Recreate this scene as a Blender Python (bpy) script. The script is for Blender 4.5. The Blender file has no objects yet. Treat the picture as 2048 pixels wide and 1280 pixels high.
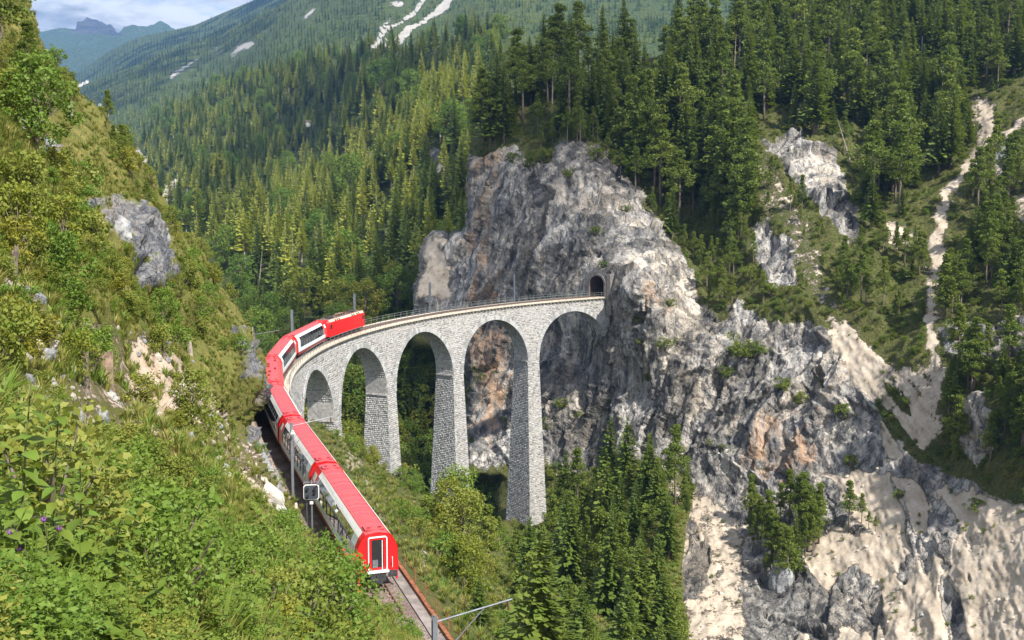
import bpy, math, random
import numpy as np
from mathutils import Matrix, Vector

# ------------------------------------------------------------------ camera, sky, sun, exposure
SC = bpy.context.scene
COL = SC.collection
FPX, PITCH, CZ = 2091.5, 0.1045, 19.68          # focal length in px of a 2048 px wide frame, tilt, eye height
CP, SP = math.cos(PITCH), math.sin(PITCH)
cam = bpy.data.cameras.new('camera')
cam.sensor_width = 36.0
cam.lens = FPX / 2048 * 36.0
cam.clip_start = 0.2
cam.clip_end = 40000
cam_o = bpy.data.objects.new('camera', cam)
COL.objects.link(cam_o)
cam_o.location = (0, 0, CZ)
cam_o.rotation_euler = (math.pi / 2 - PITCH, 0, 0)
SC.camera = cam_o

SUN_EL, SUN_AZ = math.radians(48), math.radians(140)      # azimuth clockwise from +Y (the view axis)
TO_SUN = Vector((math.sin(SUN_AZ) * math.cos(SUN_EL), math.cos(SUN_AZ) * math.cos(SUN_EL), math.sin(SUN_EL)))
sun = bpy.data.lights.new('sun', 'SUN')
sun.energy = 5.0
sun.angle = math.radians(1.2)
sun.color = (1.0, 0.94, 0.83)
sun_o = bpy.data.objects.new('sun', sun)
COL.objects.link(sun_o)
sun_o.rotation_euler = (-TO_SUN).to_track_quat('-Z', 'Y').to_euler()
SC.view_settings.view_transform = 'Standard'
SC.view_settings.look = 'None'
SC.view_settings.exposure = 1.0
SC.view_settings.gamma = 1.0
SC.cycles.max_bounces = 6
SC.cycles.diffuse_bounces = 3
SC.cycles.transparent_max_bounces = 12
SC.cycles.volume_bounces = 0


class NT:
    """small helper to write node trees"""
    def __init__(self, tree):
        self.t = tree
        self.n = tree.nodes
        self.l = tree.links

    def node(self, kind, **kw):
        nd = self.n.new(kind)
        for k, v in kw.items():
            setattr(nd, k, v)
        return nd

    def put(self, sock, v):
        if isinstance(v, bpy.types.NodeSocket):
            self.l.new(v, sock)
        elif v is not None:
            if hasattr(sock.default_value, '__len__') and isinstance(v, (tuple, list)):
                v = tuple(v) + (1.0,) * (len(sock.default_value) - len(v)) if len(v) < len(sock.default_value) else tuple(v)
            sock.default_value = v

    def math(self, op, a, b=None, c=None, clamp=False):
        nd = self.node('ShaderNodeMath', operation=op, use_clamp=clamp)
        for i, v in enumerate((a, b, c)):
            if v is not None:
                self.put(nd.inputs[i], v)
        return nd.outputs[0]

    def mix(self, f, a, b, blend='MIX'):
        nd = self.node('ShaderNodeMix', data_type='RGBA', blend_type=blend)
        self.put(nd.inputs[0], f)
        self.put(nd.inputs[6], a)
        self.put(nd.inputs[7], b)
        return nd.outputs[2]

    def ramp(self, v, lo, hi, a=0.0, b=1.0):
        nd = self.node('ShaderNodeMapRange', interpolation_type='SMOOTHSTEP')
        self.put(nd.inputs[0], v)
        for i, x in enumerate((lo, hi, a, b)):
            nd.inputs[i + 1].default_value = x
        return nd.outputs[0]

    def coord(self, scale=(1, 1, 1), rot=(0, 0, 0), src='Object', vec=None):
        mp = self.node('ShaderNodeMapping')
        mp.inputs['Scale'].default_value = scale
        mp.inputs['Rotation'].default_value = rot
        if vec is None:
            vec = self.node('ShaderNodeTexCoord').outputs[src]
        self.l.new(vec, mp.inputs[0])
        return mp.outputs[0]

    def noise(self, vec, scale=1.0, detail=4.0, rough=0.55, dist=0.0):
        nd = self.node('ShaderNodeTexNoise')
        self.l.new(vec, nd.inputs['Vector'])
        nd.inputs['Scale'].default_value = scale
        nd.inputs['Detail'].default_value = detail
        nd.inputs['Roughness'].default_value = rough
        nd.inputs['Distortion'].default_value = dist
        return nd.outputs['Fac']

    def bump(self, h, strength=0.5, dist=0.1):
        nd = self.node('ShaderNodeBump')
        nd.inputs['Strength'].default_value = strength
        nd.inputs['Distance'].default_value = dist
        self.l.new(h, nd.inputs['Height'])
        return nd.outputs[0]


world = bpy.data.worlds.new('World')
SC.world = world
world.use_nodes = True
w = NT(world.node_tree)
bg = w.n['Background']
sky = w.node('ShaderNodeTexSky', sky_type='NISHITA', sun_disc=False)
sky.sun_elevation = SUN_EL
sky.sun_rotation = SUN_AZ
sky.altitude = 1050
sep = w.node('ShaderNodeSeparateXYZ')
wg = w.node('ShaderNodeTexCoord').outputs['Generated']
w.l.new(wg, sep.inputs[0])
den = w.math('ADD', w.math('MAXIMUM', sep.outputs[2], 0.0), 0.16)
cx = w.math('DIVIDE', sep.outputs[0], den)
cy = w.math('DIVIDE', sep.outputs[1], den)
cmb = w.node('ShaderNodeCombineXYZ')
w.l.new(cx, cmb.inputs[0]); w.l.new(cy, cmb.inputs[1])
cn = w.noise(cmb.outputs[0], 2.1, 9, 0.58, 0.3)
cn2 = w.noise(w.coord((1, 1, 1), (0, 0, 0.7), vec=cmb.outputs[0]), 3.4, 8, 0.6, 0.2)
cover = w.ramp(cn, 0.35, 0.52)
shade = w.ramp(cn2, 0.36, 0.62)
ccol = w.mix(shade, (2.7, 2.95, 3.5), (7.4, 7.5, 7.7))
w.l.new(w.mix(cover, sky.outputs[0], ccol), bg.inputs['Color'])
bg.inputs['Strength'].default_value = 0.088

# ------------------------------------------------------------------ helpers: noise, pixels, meshes
RNG = np.random.default_rng(11)
R = random.Random(5)
_perm = np.random.default_rng(3).permutation(256)
_perm = np.concatenate([_perm, _perm, _perm])
_g = np.random.default_rng(4).normal(size=(256, 3))
_g /= np.linalg.norm(_g, axis=1)[:, None]


def gnoise(P):
    P = np.asarray(P, float)
    I = np.floor(P).astype(int)
    F = P - I
    I &= 255
    U = F * F * F * (F * (F * 6 - 15) + 10)
    out = np.zeros(P.shape[:-1])
    for dx in (0, 1):
        for dy in (0, 1):
            for dz in (0, 1):
                h = _perm[_perm[_perm[(I[..., 0] + dx) & 255] + ((I[..., 1] + dy) & 255)] + ((I[..., 2] + dz) & 255)]
                g = _g[h]
                d = (F[..., 0] - dx) * g[..., 0] + (F[..., 1] - dy) * g[..., 1] + (F[..., 2] - dz) * g[..., 2]
                wgt = (U[..., 0] if dx else 1 - U[..., 0]) * (U[..., 1] if dy else 1 - U[..., 1]) * (U[..., 2] if dz else 1 - U[..., 2])
                out += wgt * d
    return out * 1.5


def fbm(P, octv=4, gain=0.5, ridge=False):
    P = np.array(P, float)
    o = 0.0
    a = 1.0
    for i in range(octv):
        v = gnoise(P + i * 17.3)
        o = o + a * ((0.5 - np.abs(v)) * 1.3 if ridge else v)
        P = P * 2.03
        a *= gain
    return o


def unproj(px, py, d):
    """pixel of the 2048 x 1280 frame and depth along the view axis -> world"""
    px, py, d = np.asarray(px, float), np.asarray(py, float), np.asarray(d, float)
    x = (px - 1024) / FPX * d
    u = -(py - 640) / FPX * d
    return np.stack([x, d * CP + u * SP, CZ - d * SP + u * CP], -1)


def project(P):
    P = np.asarray(P, float)
    z = P[..., 2] - CZ
    d = P[..., 1] * CP - z * SP
    u = P[..., 1] * SP + z * CP
    return np.stack([1024 + FPX * P[..., 0] / d, 640 - FPX * u / d, d], -1)


def inpoly(px, py, poly):
    px, py = np.asarray(px, float), np.asarray(py, float)
    c = np.zeros(px.shape, bool)
    n = len(poly)
    for i in range(n):
        x1, y1 = poly[i]
        x2, y2 = poly[(i + 1) % n]
        if y1 == y2:
            continue
        t = ((y1 > py) != (y2 > py)) & (px < (x2 - x1) * (py - y1) / (y2 - y1) + x1)
        c ^= t
    return c


def polydist(px, py, poly):
    """signed distance in px, positive inside"""
    px, py = np.asarray(px, float), np.asarray(py, float)
    best = np.full(px.shape, 1e9)
    n = len(poly)
    for i in range(n):
        x1, y1 = poly[i]
        x2, y2 = poly[(i + 1) % n]
        dx, dy = x2 - x1, y2 - y1
        t = np.clip(((px - x1) * dx + (py - y1) * dy) / (dx * dx + dy * dy + 1e-9), 0, 1)
        best = np.minimum(best, np.hypot(px - x1 - t * dx, py - y1 - t * dy))
    return np.where(inpoly(px, py, poly), best, -best)


class TPS:
    def __init__(self, pts):
        a = np.array(pts, float)
        self.c = a[:, :2] / 1000
        n = len(a)
        r = np.linalg.norm(self.c[:, None] - self.c[None], axis=2)
        K = self.k(r) + np.eye(n) * 1e-5
        Pm = np.concatenate([np.ones((n, 1)), self.c], 1)
        A = np.zeros((n + 3, n + 3))
        A[:n, :n] = K
        A[:n, n:] = Pm
        A[n:, :n] = Pm.T
        self.w = np.linalg.solve(A, np.concatenate([1.0 / a[:, 2], np.zeros(3)]))

    @staticmethod
    def k(r):
        return np.where(r > 1e-9, r * r * np.log(np.maximum(r, 1e-9)), 0)

    def __call__(self, px, py):
        q = np.stack([np.asarray(px, float), np.asarray(py, float)], -1) / 1000
        sh = q.shape[:-1]
        q = q.reshape(-1, 2)
        out = np.zeros(len(q))
        for i in range(0, len(q), 40000):
            b = q[i:i + 40000]
            r = np.linalg.norm(b[:, None] - self.c[None], axis=2)
            out[i:i + 40000] = self.k(r) @ self.w[:-3] + self.w[-3] + b @ self.w[-2:]
        return out.reshape(sh)


def link(o, parent=None):
    COL.objects.link(o)
    if parent is not None:
        o.parent = parent
    return o


def tag(o, label=None, cat=None, group=None, kind=None):
    for k, v in (('label', label), ('category', cat), ('group', group), ('kind', kind)):
        if v:
            o[k] = v
    return o


def mesh_np(name, V, quads=None, tris=None, mat=None, smooth=True, attrs=None):
    me = bpy.data.meshes.new(name)
    V = np.asarray(V, np.float32)
    nq = 0 if quads is None else len(quads)
    nt = 0 if tris is None else len(tris)
    me.vertices.add(len(V))
    me.vertices.foreach_set('co', V.ravel())
    loops = []
    if nq:
        loops.append(np.asarray(quads, np.int32).ravel())
    if nt:
        loops.append(np.asarray(tris, np.int32).ravel())
    lo = np.concatenate(loops)
    me.loops.add(len(lo))
    me.loops.foreach_set('vertex_index', lo)
    me.polygons.add(nq + nt)
    st = np.concatenate([np.arange(nq) * 4, nq * 4 + np.arange(nt) * 3]).astype(np.int32)
    me.polygons.foreach_set('loop_start', st)
    if smooth:
        me.polygons.foreach_set('use_smooth', np.ones(nq + nt, bool))
    for k, v in (attrs or {}).items():
        at = me.attributes.new(k, 'FLOAT_COLOR', 'POINT')
        v = np.asarray(v, np.float32)
        if v.shape[1] == 3:
            v = np.concatenate([v, np.ones((len(v), 1), np.float32)], 1)
        at.data.foreach_set('color', v.ravel())
    me.update(calc_edges=True)
    me.validate()
    if mat:
        me.materials.append(mat)
    return me


class MB:
    """collects boxes, tubes and panels and links them as one mesh object"""
    def __init__(self):
        self.v = []
        self.f = []

    def add(self, vs, fs):
        b = len(self.v)
        self.v += [tuple(map(float, p)) for p in vs]
        self.f += [tuple(b + i for i in f) for f in fs]
        return self

    def box(self, c, s, rot=None):
        x, y, z = s[0] / 2, s[1] / 2, s[2] / 2
        vs = [Vector(p) for p in ((-x, -y, -z), (x, -y, -z), (x, y, -z), (-x, y, -z), (-x, -y, z), (x, -y, z), (x, y, z), (-x, y, z))]
        if rot is not None:
            vs = [rot @ p for p in vs]
        return self.add([p + Vector(c) for p in vs], [(0, 3, 2, 1), (4, 5, 6, 7), (0, 1, 5, 4), (1, 2, 6, 5), (2, 3, 7, 6), (3, 0, 4, 7)])

    def hexa(self, vs):
        return self.add(vs, [(0, 3, 2, 1), (4, 5, 6, 7), (0, 1, 5, 4), (1, 2, 6, 5), (2, 3, 7, 6), (3, 0, 4, 7)])

    def tube(self, pts, rad, n=6, caps=True):
        pts = [Vector(p) for p in pts]
        if not hasattr(rad, '__len__'):
            rad = [rad] * len(pts)
        rings = []
        for i, p in enumerate(pts):
            t = (pts[min(i + 1, len(pts) - 1)] - pts[max(i - 1, 0)]).normalized()
            a = t.orthogonal().normalized() if i == 0 else (a0 - t * a0.dot(t)).normalized()
            a0 = a
            b = t.cross(a)
            rings.append([p + (a * math.cos(2 * math.pi * k / n) + b * math.sin(2 * math.pi * k / n)) * rad[i] for k in range(n)])
        vs = [q for r in rings for q in r]
        fs = []
        for i in range(len(pts) - 1):
            for k in range(n):
                fs.append((i * n + k, i * n + (k + 1) % n, (i + 1) * n + (k + 1) % n, (i + 1) * n + k))
        if caps:
            fs.append(tuple(range(n - 1, -1, -1)))
            fs.append(tuple((len(pts) - 1) * n + k for k in range(n)))
        return self.add(vs, fs)

    def cyl(self, p, q, r, n=10):
        return self.tube([p, q], r, n)

    def mesh(self, name, mat, smooth=False):
        me = bpy.data.meshes.new(name)
        me.from_pydata(self.v, [], self.f)
        if mat:
            me.materials.append(mat)
        if smooth:
            me.polygons.foreach_set('use_smooth', np.ones(len(me.polygons), bool))
        me.update()
        return me

    def build(self, name, mat, parent=None, smooth=False):
        return link(bpy.data.objects.new(name, self.mesh(name, mat, smooth)), parent)


def obj(name, me, parent=None, loc=None, mtx=None):
    o = link(bpy.data.objects.new(name, me), parent)
    if loc is not None:
        o.location = loc
    if mtx is not None:
        o.matrix_local = mtx
    return o


def empty(name, loc=(0, 0, 0), rz=0.0, scale=1.0):
    o = bpy.data.objects.new(name, None)
    o.empty_display_size = 0.5
    COL.objects.link(o)
    o.location = loc
    o.rotation_euler = (0, 0, rz)
    o.scale = (scale,) * 3 if not hasattr(scale, '__len__') else scale
    return o


# ------------------------------------------------------------------ materials
def material(name):
    m = bpy.data.materials.new(name)
    m.use_nodes = True
    t = NT(m.node_tree)
    return m, t, t.n['Principled BSDF']


def simple(name, col, rough=0.6, metal=0.0, var=0.12, scale=3.0, spec=0.4, bumpd=0.0):
    m, t, b = material(name)
    c = t.coord((1, 1, 1))
    n = t.noise(c, scale, 5)
    dark = tuple(x * (1 - var) for x in col)
    lite = tuple(min(1, x * (1 + var)) for x in col)
    t.put(b.inputs['Base Color'], t.mix(t.ramp(n, 0.3, 0.7), dark, lite))
    b.inputs['Roughness'].default_value = rough
    b.inputs['Metallic'].default_value = metal
    b.inputs['Specular IOR Level'].default_value = spec
    if bumpd:
        t.put(b.inputs['Normal'], t.bump(t.noise(c, scale * 6, 6), 0.6, bumpd))
    return m


def leaf_mat(name, c1, c2, c3=None, trans=0.25, rough=0.55, spec=0.25):
    """foliage: colour varies per plant and slowly through the crown"""
    m, t, b = material(name)
    rnd = t.node('ShaderNodeObjectInfo').outputs['Random']
    n = t.noise(t.coord((1, 1, 1)), 0.9, 3)
    col = t.mix(rnd, c1, c2)
    col = t.mix(t.ramp(n, 0.35, 0.7), col, c3 or c2)
    t.put(b.inputs['Base Color'], col)
    b.inputs['Roughness'].default_value = rough
    b.inputs['Specular IOR Level'].default_value = spec
    tr = t.node('ShaderNodeBsdfTranslucent')
    t.put(tr.inputs['Color'], t.mix(0.5, col, (0.20, 0.24, 0.02)))
    mx = t.node('ShaderNodeMixShader')
    mx.inputs[0].default_value = trans
    t.l.new(b.outputs[0], mx.inputs[1])
    t.l.new(tr.outputs[0], mx.inputs[2])
    t.l.new(mx.outputs[0], t.n['Material Output'].inputs[0])
    return m


M = {}
M['spruce'] = leaf_mat('spruce_needles', (0.070, 0.118, 0.020), (0.150, 0.195, 0.034), (0.100, 0.152, 0.025), 0.33)
M['larch'] = leaf_mat('sunlit_larch_needles', (0.310, 0.360, 0.050), (0.460, 0.460, 0.085), (0.370, 0.410, 0.058), 0.42)  # yellow-green raised to put sunlight into the needle colour
M['pine'] = leaf_mat('pine_needles', (0.090, 0.138, 0.022), (0.180, 0.220, 0.036), (0.130, 0.178, 0.026), 0.33)
M['broad'] = leaf_mat('broad_leaves', (0.085, 0.165, 0.024), (0.175, 0.245, 0.036), (0.125, 0.205, 0.028), 0.35)
M['shrub'] = leaf_mat('shrub_leaves', (0.130, 0.175, 0.028), (0.270, 0.265, 0.055), (0.185, 0.225, 0.036), 0.35)
M['yellow'] = leaf_mat('yellowing_leaves', (0.180, 0.204, 0.024), (0.276, 0.240, 0.030), (0.132, 0.180, 0.024), 0.3)
M['grass'] = leaf_mat('grass_blades', (0.175, 0.205, 0.040), (0.360, 0.310, 0.105), (0.205, 0.230, 0.050), 0.35)
M['herb'] = leaf_mat('herb_leaves', (0.095, 0.160, 0.022), (0.190, 0.235, 0.038), (0.135, 0.200, 0.028), 0.4)
M['herb_lite'] = leaf_mat('pale_herb_leaves', (0.120, 0.200, 0.030), (0.190, 0.250, 0.050), (0.130, 0.220, 0.030), 0.35)
M['autumn'] = leaf_mat('orange_leaves', (0.60, 0.085, 0.012), (0.55, 0.17, 0.02), (0.62, 0.07, 0.012), 0.3)
M['flower'] = simple('purple_petals', (0.22, 0.07, 0.30), 0.7, var=0.3)
M['fluff'] = simple('seed_fluff', (0.52, 0.40, 0.32), 0.9, var=0.25, scale=40)
M['bark'] = simple('bark', (0.150, 0.120, 0.095), 0.9, var=0.4, scale=6)
M['palebark'] = simple('pale_bark', (0.32, 0.29, 0.25), 0.9, var=0.3, scale=5)
M['deadwood'] = simple('dead_wood', (0.27, 0.24, 0.20), 0.9, var=0.3, scale=4)
M['stem'] = simple('green_stem', (0.09, 0.11, 0.03), 0.8)
M['red'] = simple('red_paint', (0.62, 0.012, 0.014), 0.28, var=0.05, scale=0.6, spec=0.5)
m, t, b = material('roof_red_paint')
c = t.coord((1, 1, 1))
rib = t.noise(t.coord((3.2, 0.05, 0.05)), 1.0, 3, 0.6)
gr = t.noise(t.coord((0.8, 2.5, 1)), 1.0, 6, 0.65)
col = t.mix(t.ramp(rib, 0.35, 0.65), (0.46, 0.048, 0.055), (0.55, 0.080, 0.090))
col = t.mix(t.math('MULTIPLY', t.ramp(gr, 0.50, 0.72), 0.45), col, (0.30, 0.10, 0.095))
t.put(b.inputs['Base Color'], col)
t.put(b.inputs['Roughness'], t.ramp(gr, 0.3, 0.7, 0.26, 0.5))
b.inputs['Specular IOR Level'].default_value = 0.6
M['roofred'] = m
M['darkred'] = simple('skirt_red_paint', (0.22, 0.015, 0.018), 0.45, var=0.25, scale=1.5)
M['white'] = simple('white_paint', (0.74, 0.76, 0.77), 0.35, var=0.05, scale=1.0)
M['sidewhite'] = simple('side_panel_paint', (0.62, 0.72, 0.74), 0.30, var=0.05, scale=0.8, spec=0.5)
M['dark'] = simple('dark_metal', (0.035, 0.036, 0.040), 0.6, var=0.3)
M['black'] = simple('black_rubber', (0.012, 0.012, 0.013), 0.7, var=0.2)
M['steel'] = simple('galvanised_steel', (0.23, 0.25, 0.28), 0.45, 0.6, var=0.15, scale=2.5)
M['rail'] = simple('rail_steel', (0.18, 0.105, 0.080), 0.55, 0.5, var=0.3, scale=4)
M['rust'] = simple('rusty_iron', (0.22, 0.085, 0.040), 0.85, 0.1, var=0.4, scale=5)
M['sleeper'] = simple('weathered_sleeper', (0.17, 0.125, 0.10), 0.9, var=0.35, scale=5)
M['seat'] = simple('seat_fabric', (0.30, 0.20, 0.12), 0.9, var=0.2)
M['cream'] = simple('cream_paint', (0.60, 0.50, 0.36), 0.5, var=0.12)
M['coping'] = simple('pale_concrete', (0.50, 0.45, 0.37), 0.9, var=0.15, scale=1.2, bumpd=0.02)
M['railing'] = simple('painted_railing', (0.20, 0.22, 0.22), 0.5, 0.3, var=0.15)
M['insulator'] = simple('brown_insulator', (0.10, 0.05, 0.035), 0.3)
M['house'] = simple('white_render', (0.70, 0.68, 0.64), 0.9)
M['tileroof'] = simple('slate_roof', (0.14, 0.12, 0.11), 0.8)
M['walkway'] = simple('walkway_concrete', (0.20, 0.175, 0.165), 0.95, var=0.35, scale=0.8, bumpd=0.03)

# window glass: tinted, see-through, with a mirror coat
m, t, b = material('window_glass')
tp = t.node('ShaderNodeBsdfTransparent'); tp.inputs[0].default_value = (0.13, 0.12, 0.10, 1)
gl = t.node('ShaderNodeBsdfGlossy'); gl.inputs['Roughness'].default_value = 0.03
gl.inputs['Color'].default_value = (0.8, 0.85, 0.9, 1)
fr = t.node('ShaderNodeFresnel'); fr.inputs[0].default_value = 1.6
mx = t.node('ShaderNodeMixShader')
t.l.new(t.math('ADD', t.math('MULTIPLY', fr.outputs[0], 0.9), 0.06), mx.inputs[0])
t.l.new(tp.outputs[0], mx.inputs[1]); t.l.new(gl.outputs[0], mx.inputs[2])
t.l.new(mx.outputs[0], t.n['Material Output'].inputs[0])
M['glass'] = m

# masonry stones: colour per stone from an attribute
m, t, b = material('masonry')
att = t.node('ShaderNodeAttribute', attribute_name='tone').outputs['Color']
c = t.coord((1, 1, 1))
n1 = t.noise(c, 2.2, 6, 0.65)
n2 = t.noise(t.coord((0.25, 0.25, 0.05)), 1.0, 4)
cc = t.mix(t.ramp(n1, 0.3, 0.72), (0.78, 0.78, 0.80), (1.15, 1.14, 1.12))
cc = t.mix(1.0, att, cc, 'MULTIPLY')
cc = t.mix(t.math('MULTIPLY', t.ramp(n2, 0.48, 0.70), 0.5), cc, (0.17, 0.17, 0.17))
t.put(b.inputs['Base Color'], cc)
b.inputs['Roughness'].default_value = 0.92
t.put(b.inputs['Normal'], t.bump(t.noise(c, 7, 6), 0.8, 0.05))
M['masonry'] = m
M['mortar'] = simple('mortar', (0.33, 0.32, 0.31), 0.95, var=0.25, scale=2, bumpd=0.02)


def terrain_mat(name, veg, rock, beige, orange, sv=1.0, streak=(0.35, 0.35, 0.06), rot=(0, 0, 0)):
    """ground sheet: attribute zone = rock, pale scree, orange stain; what is left is turf"""
    m, t, b = material(name)
    sp = t.node('ShaderNodeSeparateColor')
    za = t.node('ShaderNodeAttribute', attribute_name='zone')
    t.l.new(za.outputs['Color'], sp.inputs[0])
    c = t.coord((sv, sv, sv))
    big = t.noise(c, 0.06, 5, 0.6)
    mid = t.noise(c, 0.35, 6, 0.65)
    fine = t.noise(c, 2.2, 6, 0.7)
    st = t.noise(t.coord(tuple(s * sv for s in streak), rot), 1.0, 7, 0.68, 0.6)
    st2 = t.noise(t.coord(tuple(s * sv * 3.1 for s in streak), rot), 1.0, 6, 0.7, 0.4)
    vg = t.mix(t.ramp(mid, 0.35, 0.65), veg[0], veg[1])
    vg = t.mix(t.ramp(fine, 0.42, 0.70), vg, veg[2])
    rk = t.mix(t.ramp(st, 0.36, 0.60), rock[0], rock[1])
    rk = t.mix(t.ramp(st2, 0.50, 0.66), rk, rock[2])
    rk = t.mix(t.math('MULTIPLY', t.ramp(t.math('ADD', t.math('MULTIPLY', big, 0.5), t.math('MULTIPLY', st, 0.5)), 0.47, 0.60), 0.7), rk, rock[3])
    vst = t.noise(t.coord((0.55 * sv, 0.55 * sv, 0.045 * sv)), 1.0, 5, 0.6, 0.3)
    rk = t.mix(t.math('MULTIPLY', t.ramp(vst, 0.52, 0.64), 0.72), rk, rock[2])
    rk = t.mix(t.ramp(fine, 0.25, 0.75), t.mix(1.0, rk, (0.70, 0.70, 0.72), 'MULTIPLY'), t.mix(1.0, rk, (1.2, 1.2, 1.18), 'MULTIPLY'))
    tf = t.ramp(za.outputs['Alpha'], 0.15, 0.85, 0.48, 1.40)
    tc = t.node('ShaderNodeCombineColor')
    for i_ in range(3):
        t.l.new(tf, tc.inputs[i_])
    rk = t.mix(1.0, rk, tc.outputs[0], 'MULTIPLY')
    bg_ = t.mix(t.ramp(mid, 0.30, 0.70), beige[0], beige[1])
    bg_ = t.mix(t.ramp(fine, 0.35, 0.75), t.mix(1.0, bg_, (0.80, 0.79, 0.78), 'MULTIPLY'), bg_)
    bg_ = t.mix(t.ramp(st2, 0.56, 0.70), bg_, beige[2])
    jig = t.math('MULTIPLY', t.math('SUBTRACT', t.math('ADD', t.math('MULTIPLY', mid, 0.6), t.math('MULTIPLY', fine, 0.4)), 0.5), 1.5)
    fr_ = t.ramp(t.math('ADD', sp.outputs[0], jig), 0.42, 0.58)
    fb_ = t.ramp(t.math('ADD', sp.outputs[1], jig), 0.42, 0.58)
    fo_ = t.math('MULTIPLY', t.ramp(t.math('ADD', sp.outputs[2], t.math('MULTIPLY', t.math('SUBTRACT', st, 0.5), 2.4)), 0.40, 0.95), 0.75)
    col = t.mix(fr_, vg, rk)
    col = t.mix(fb_, col, bg_)
    col = t.mix(t.math('MULTIPLY', fo_, t.math('MAXIMUM', fr_, fb_)), col, t.mix(fine, orange[0], orange[1]))
    t.put(b.inputs['Base Color'], col)
    b.inputs['Roughness'].default_value = 0.95
    b.inputs['Specular IOR Level'].default_value = 0.15
    vo = t.node('ShaderNodeTexVoronoi', feature='DISTANCE_TO_EDGE')
    vo.inputs['Scale'].default_value = 1.0
    wv_ = t.node('ShaderNodeVectorMath', operation='ADD')
    nz_ = t.node('ShaderNodeTexNoise'); nz_.inputs['Scale'].default_value = 0.5 * sv; nz_.inputs['Detail'].default_value = 4
    t.l.new(t.node('ShaderNodeTexCoord').outputs['Object'], nz_.inputs['Vector'])
    t.l.new(t.coord((0.42 * sv, 0.42 * sv, 0.15 * sv), (0, 0.3, 0)), wv_.inputs[0])
    t.l.new(nz_.outputs['Color'], wv_.inputs[1])
    t.l.new(wv_.outputs[0], vo.inputs['Vector'])
    crack = t.ramp(vo.outputs['Distance'], 0.0, 0.045)
    col = t.mix(t.math('MULTIPLY', t.math('SUBTRACT', 1.0, crack), t.math('MULTIPLY', t.math('MULTIPLY', fr_, t.math('SUBTRACT', 1.0, fb_)), t.ramp(mid, 0.42, 0.62, 0.0, 0.75))), col, rock[2])
    t.put(b.inputs['Base Color'], col)
    h = t.math('ADD', t.math('MULTIPLY', t.noise(c, 1.1, 8, 0.7), 1.0), t.math('MULTIPLY', st2, 0.5))
    h = t.math('MULTIPLY', h, t.math('SUBTRACT', 1.0, t.math('MULTIPLY', fb_, 0.88)))
    h = t.math('ADD', h, t.math('MULTIPLY', crack, t.math('MULTIPLY', t.math('SUBTRACT', 1.0, fb_), t.ramp(mid, 0.42, 0.62, 0.0, 0.5))))
    t.put(b.inputs['Normal'], t.bump(h, 1.0, 0.75 / sv))
    return m

# ------------------------------------------------------------------ the railway line (metres from the tunnel mouth)
KS = [0, 50, 100, 130, 160, 190, 230, 300]
KV = [0.01005, 0.010234, 0.009954, 0.007511, 0.002256, -0.000979, 0.00045, 0.0]
DS = 0.5
_s = np.arange(0, 300, DS)
_k = np.interp(_s, KS, KV)
_th = 3.621796 + np.concatenate([[0], np.cumsum((_k[1:] + _k[:-1]) / 2 * DS)])
_x = 20.378 + np.concatenate([[0], np.cumsum(np.cos((_th[1:] + _th[:-1]) / 2) * DS)])
_y = 242.092 + np.concatenate([[0], np.cumsum(np.sin((_th[1:] + _th[:-1]) / 2) * DS)])


def track(s, o=0.0, dz=0.0):
    """point o metres to the valley side of the track centre, dz above the rail"""
    s = np.asarray(s, float)
    o = np.asarray(o, float)
    th = np.interp(s, _s, _th)
    x = np.interp(s, _s, _x)
    y = np.interp(s, _s, _y)
    ext = np.minimum(s, 0)
    x = x + ext * math.cos(_th[0])
    y = y + ext * math.sin(_th[0])
    x = x - np.sin(th) * o
    y = y + np.cos(th) * o
    z = -0.02 * s + np.asarray(dz, float) + 0 * x
    return np.stack(np.broadcast_arrays(x, y, z), -1)


def heading(s):
    return float(np.interp(s, _s, _th))


def frame(s, o=0.0, dz=0.0):
    """matrix with x towards the tunnel, y to the hill side... x forward, z up"""
    th = heading(s)
    t = Vector((-math.cos(th), -math.sin(th), 0.02)).normalized()
    yv = Vector((0, 0, 1)).cross(t).normalized()
    zv = t.cross(yv)
    p = track(s, o, dz)
    return Matrix(((t.x, yv.x, zv.x, p[0]), (t.y, yv.y, zv.y, p[1]), (t.z, yv.z, zv.z, p[2]), (0, 0, 0, 1)))


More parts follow.
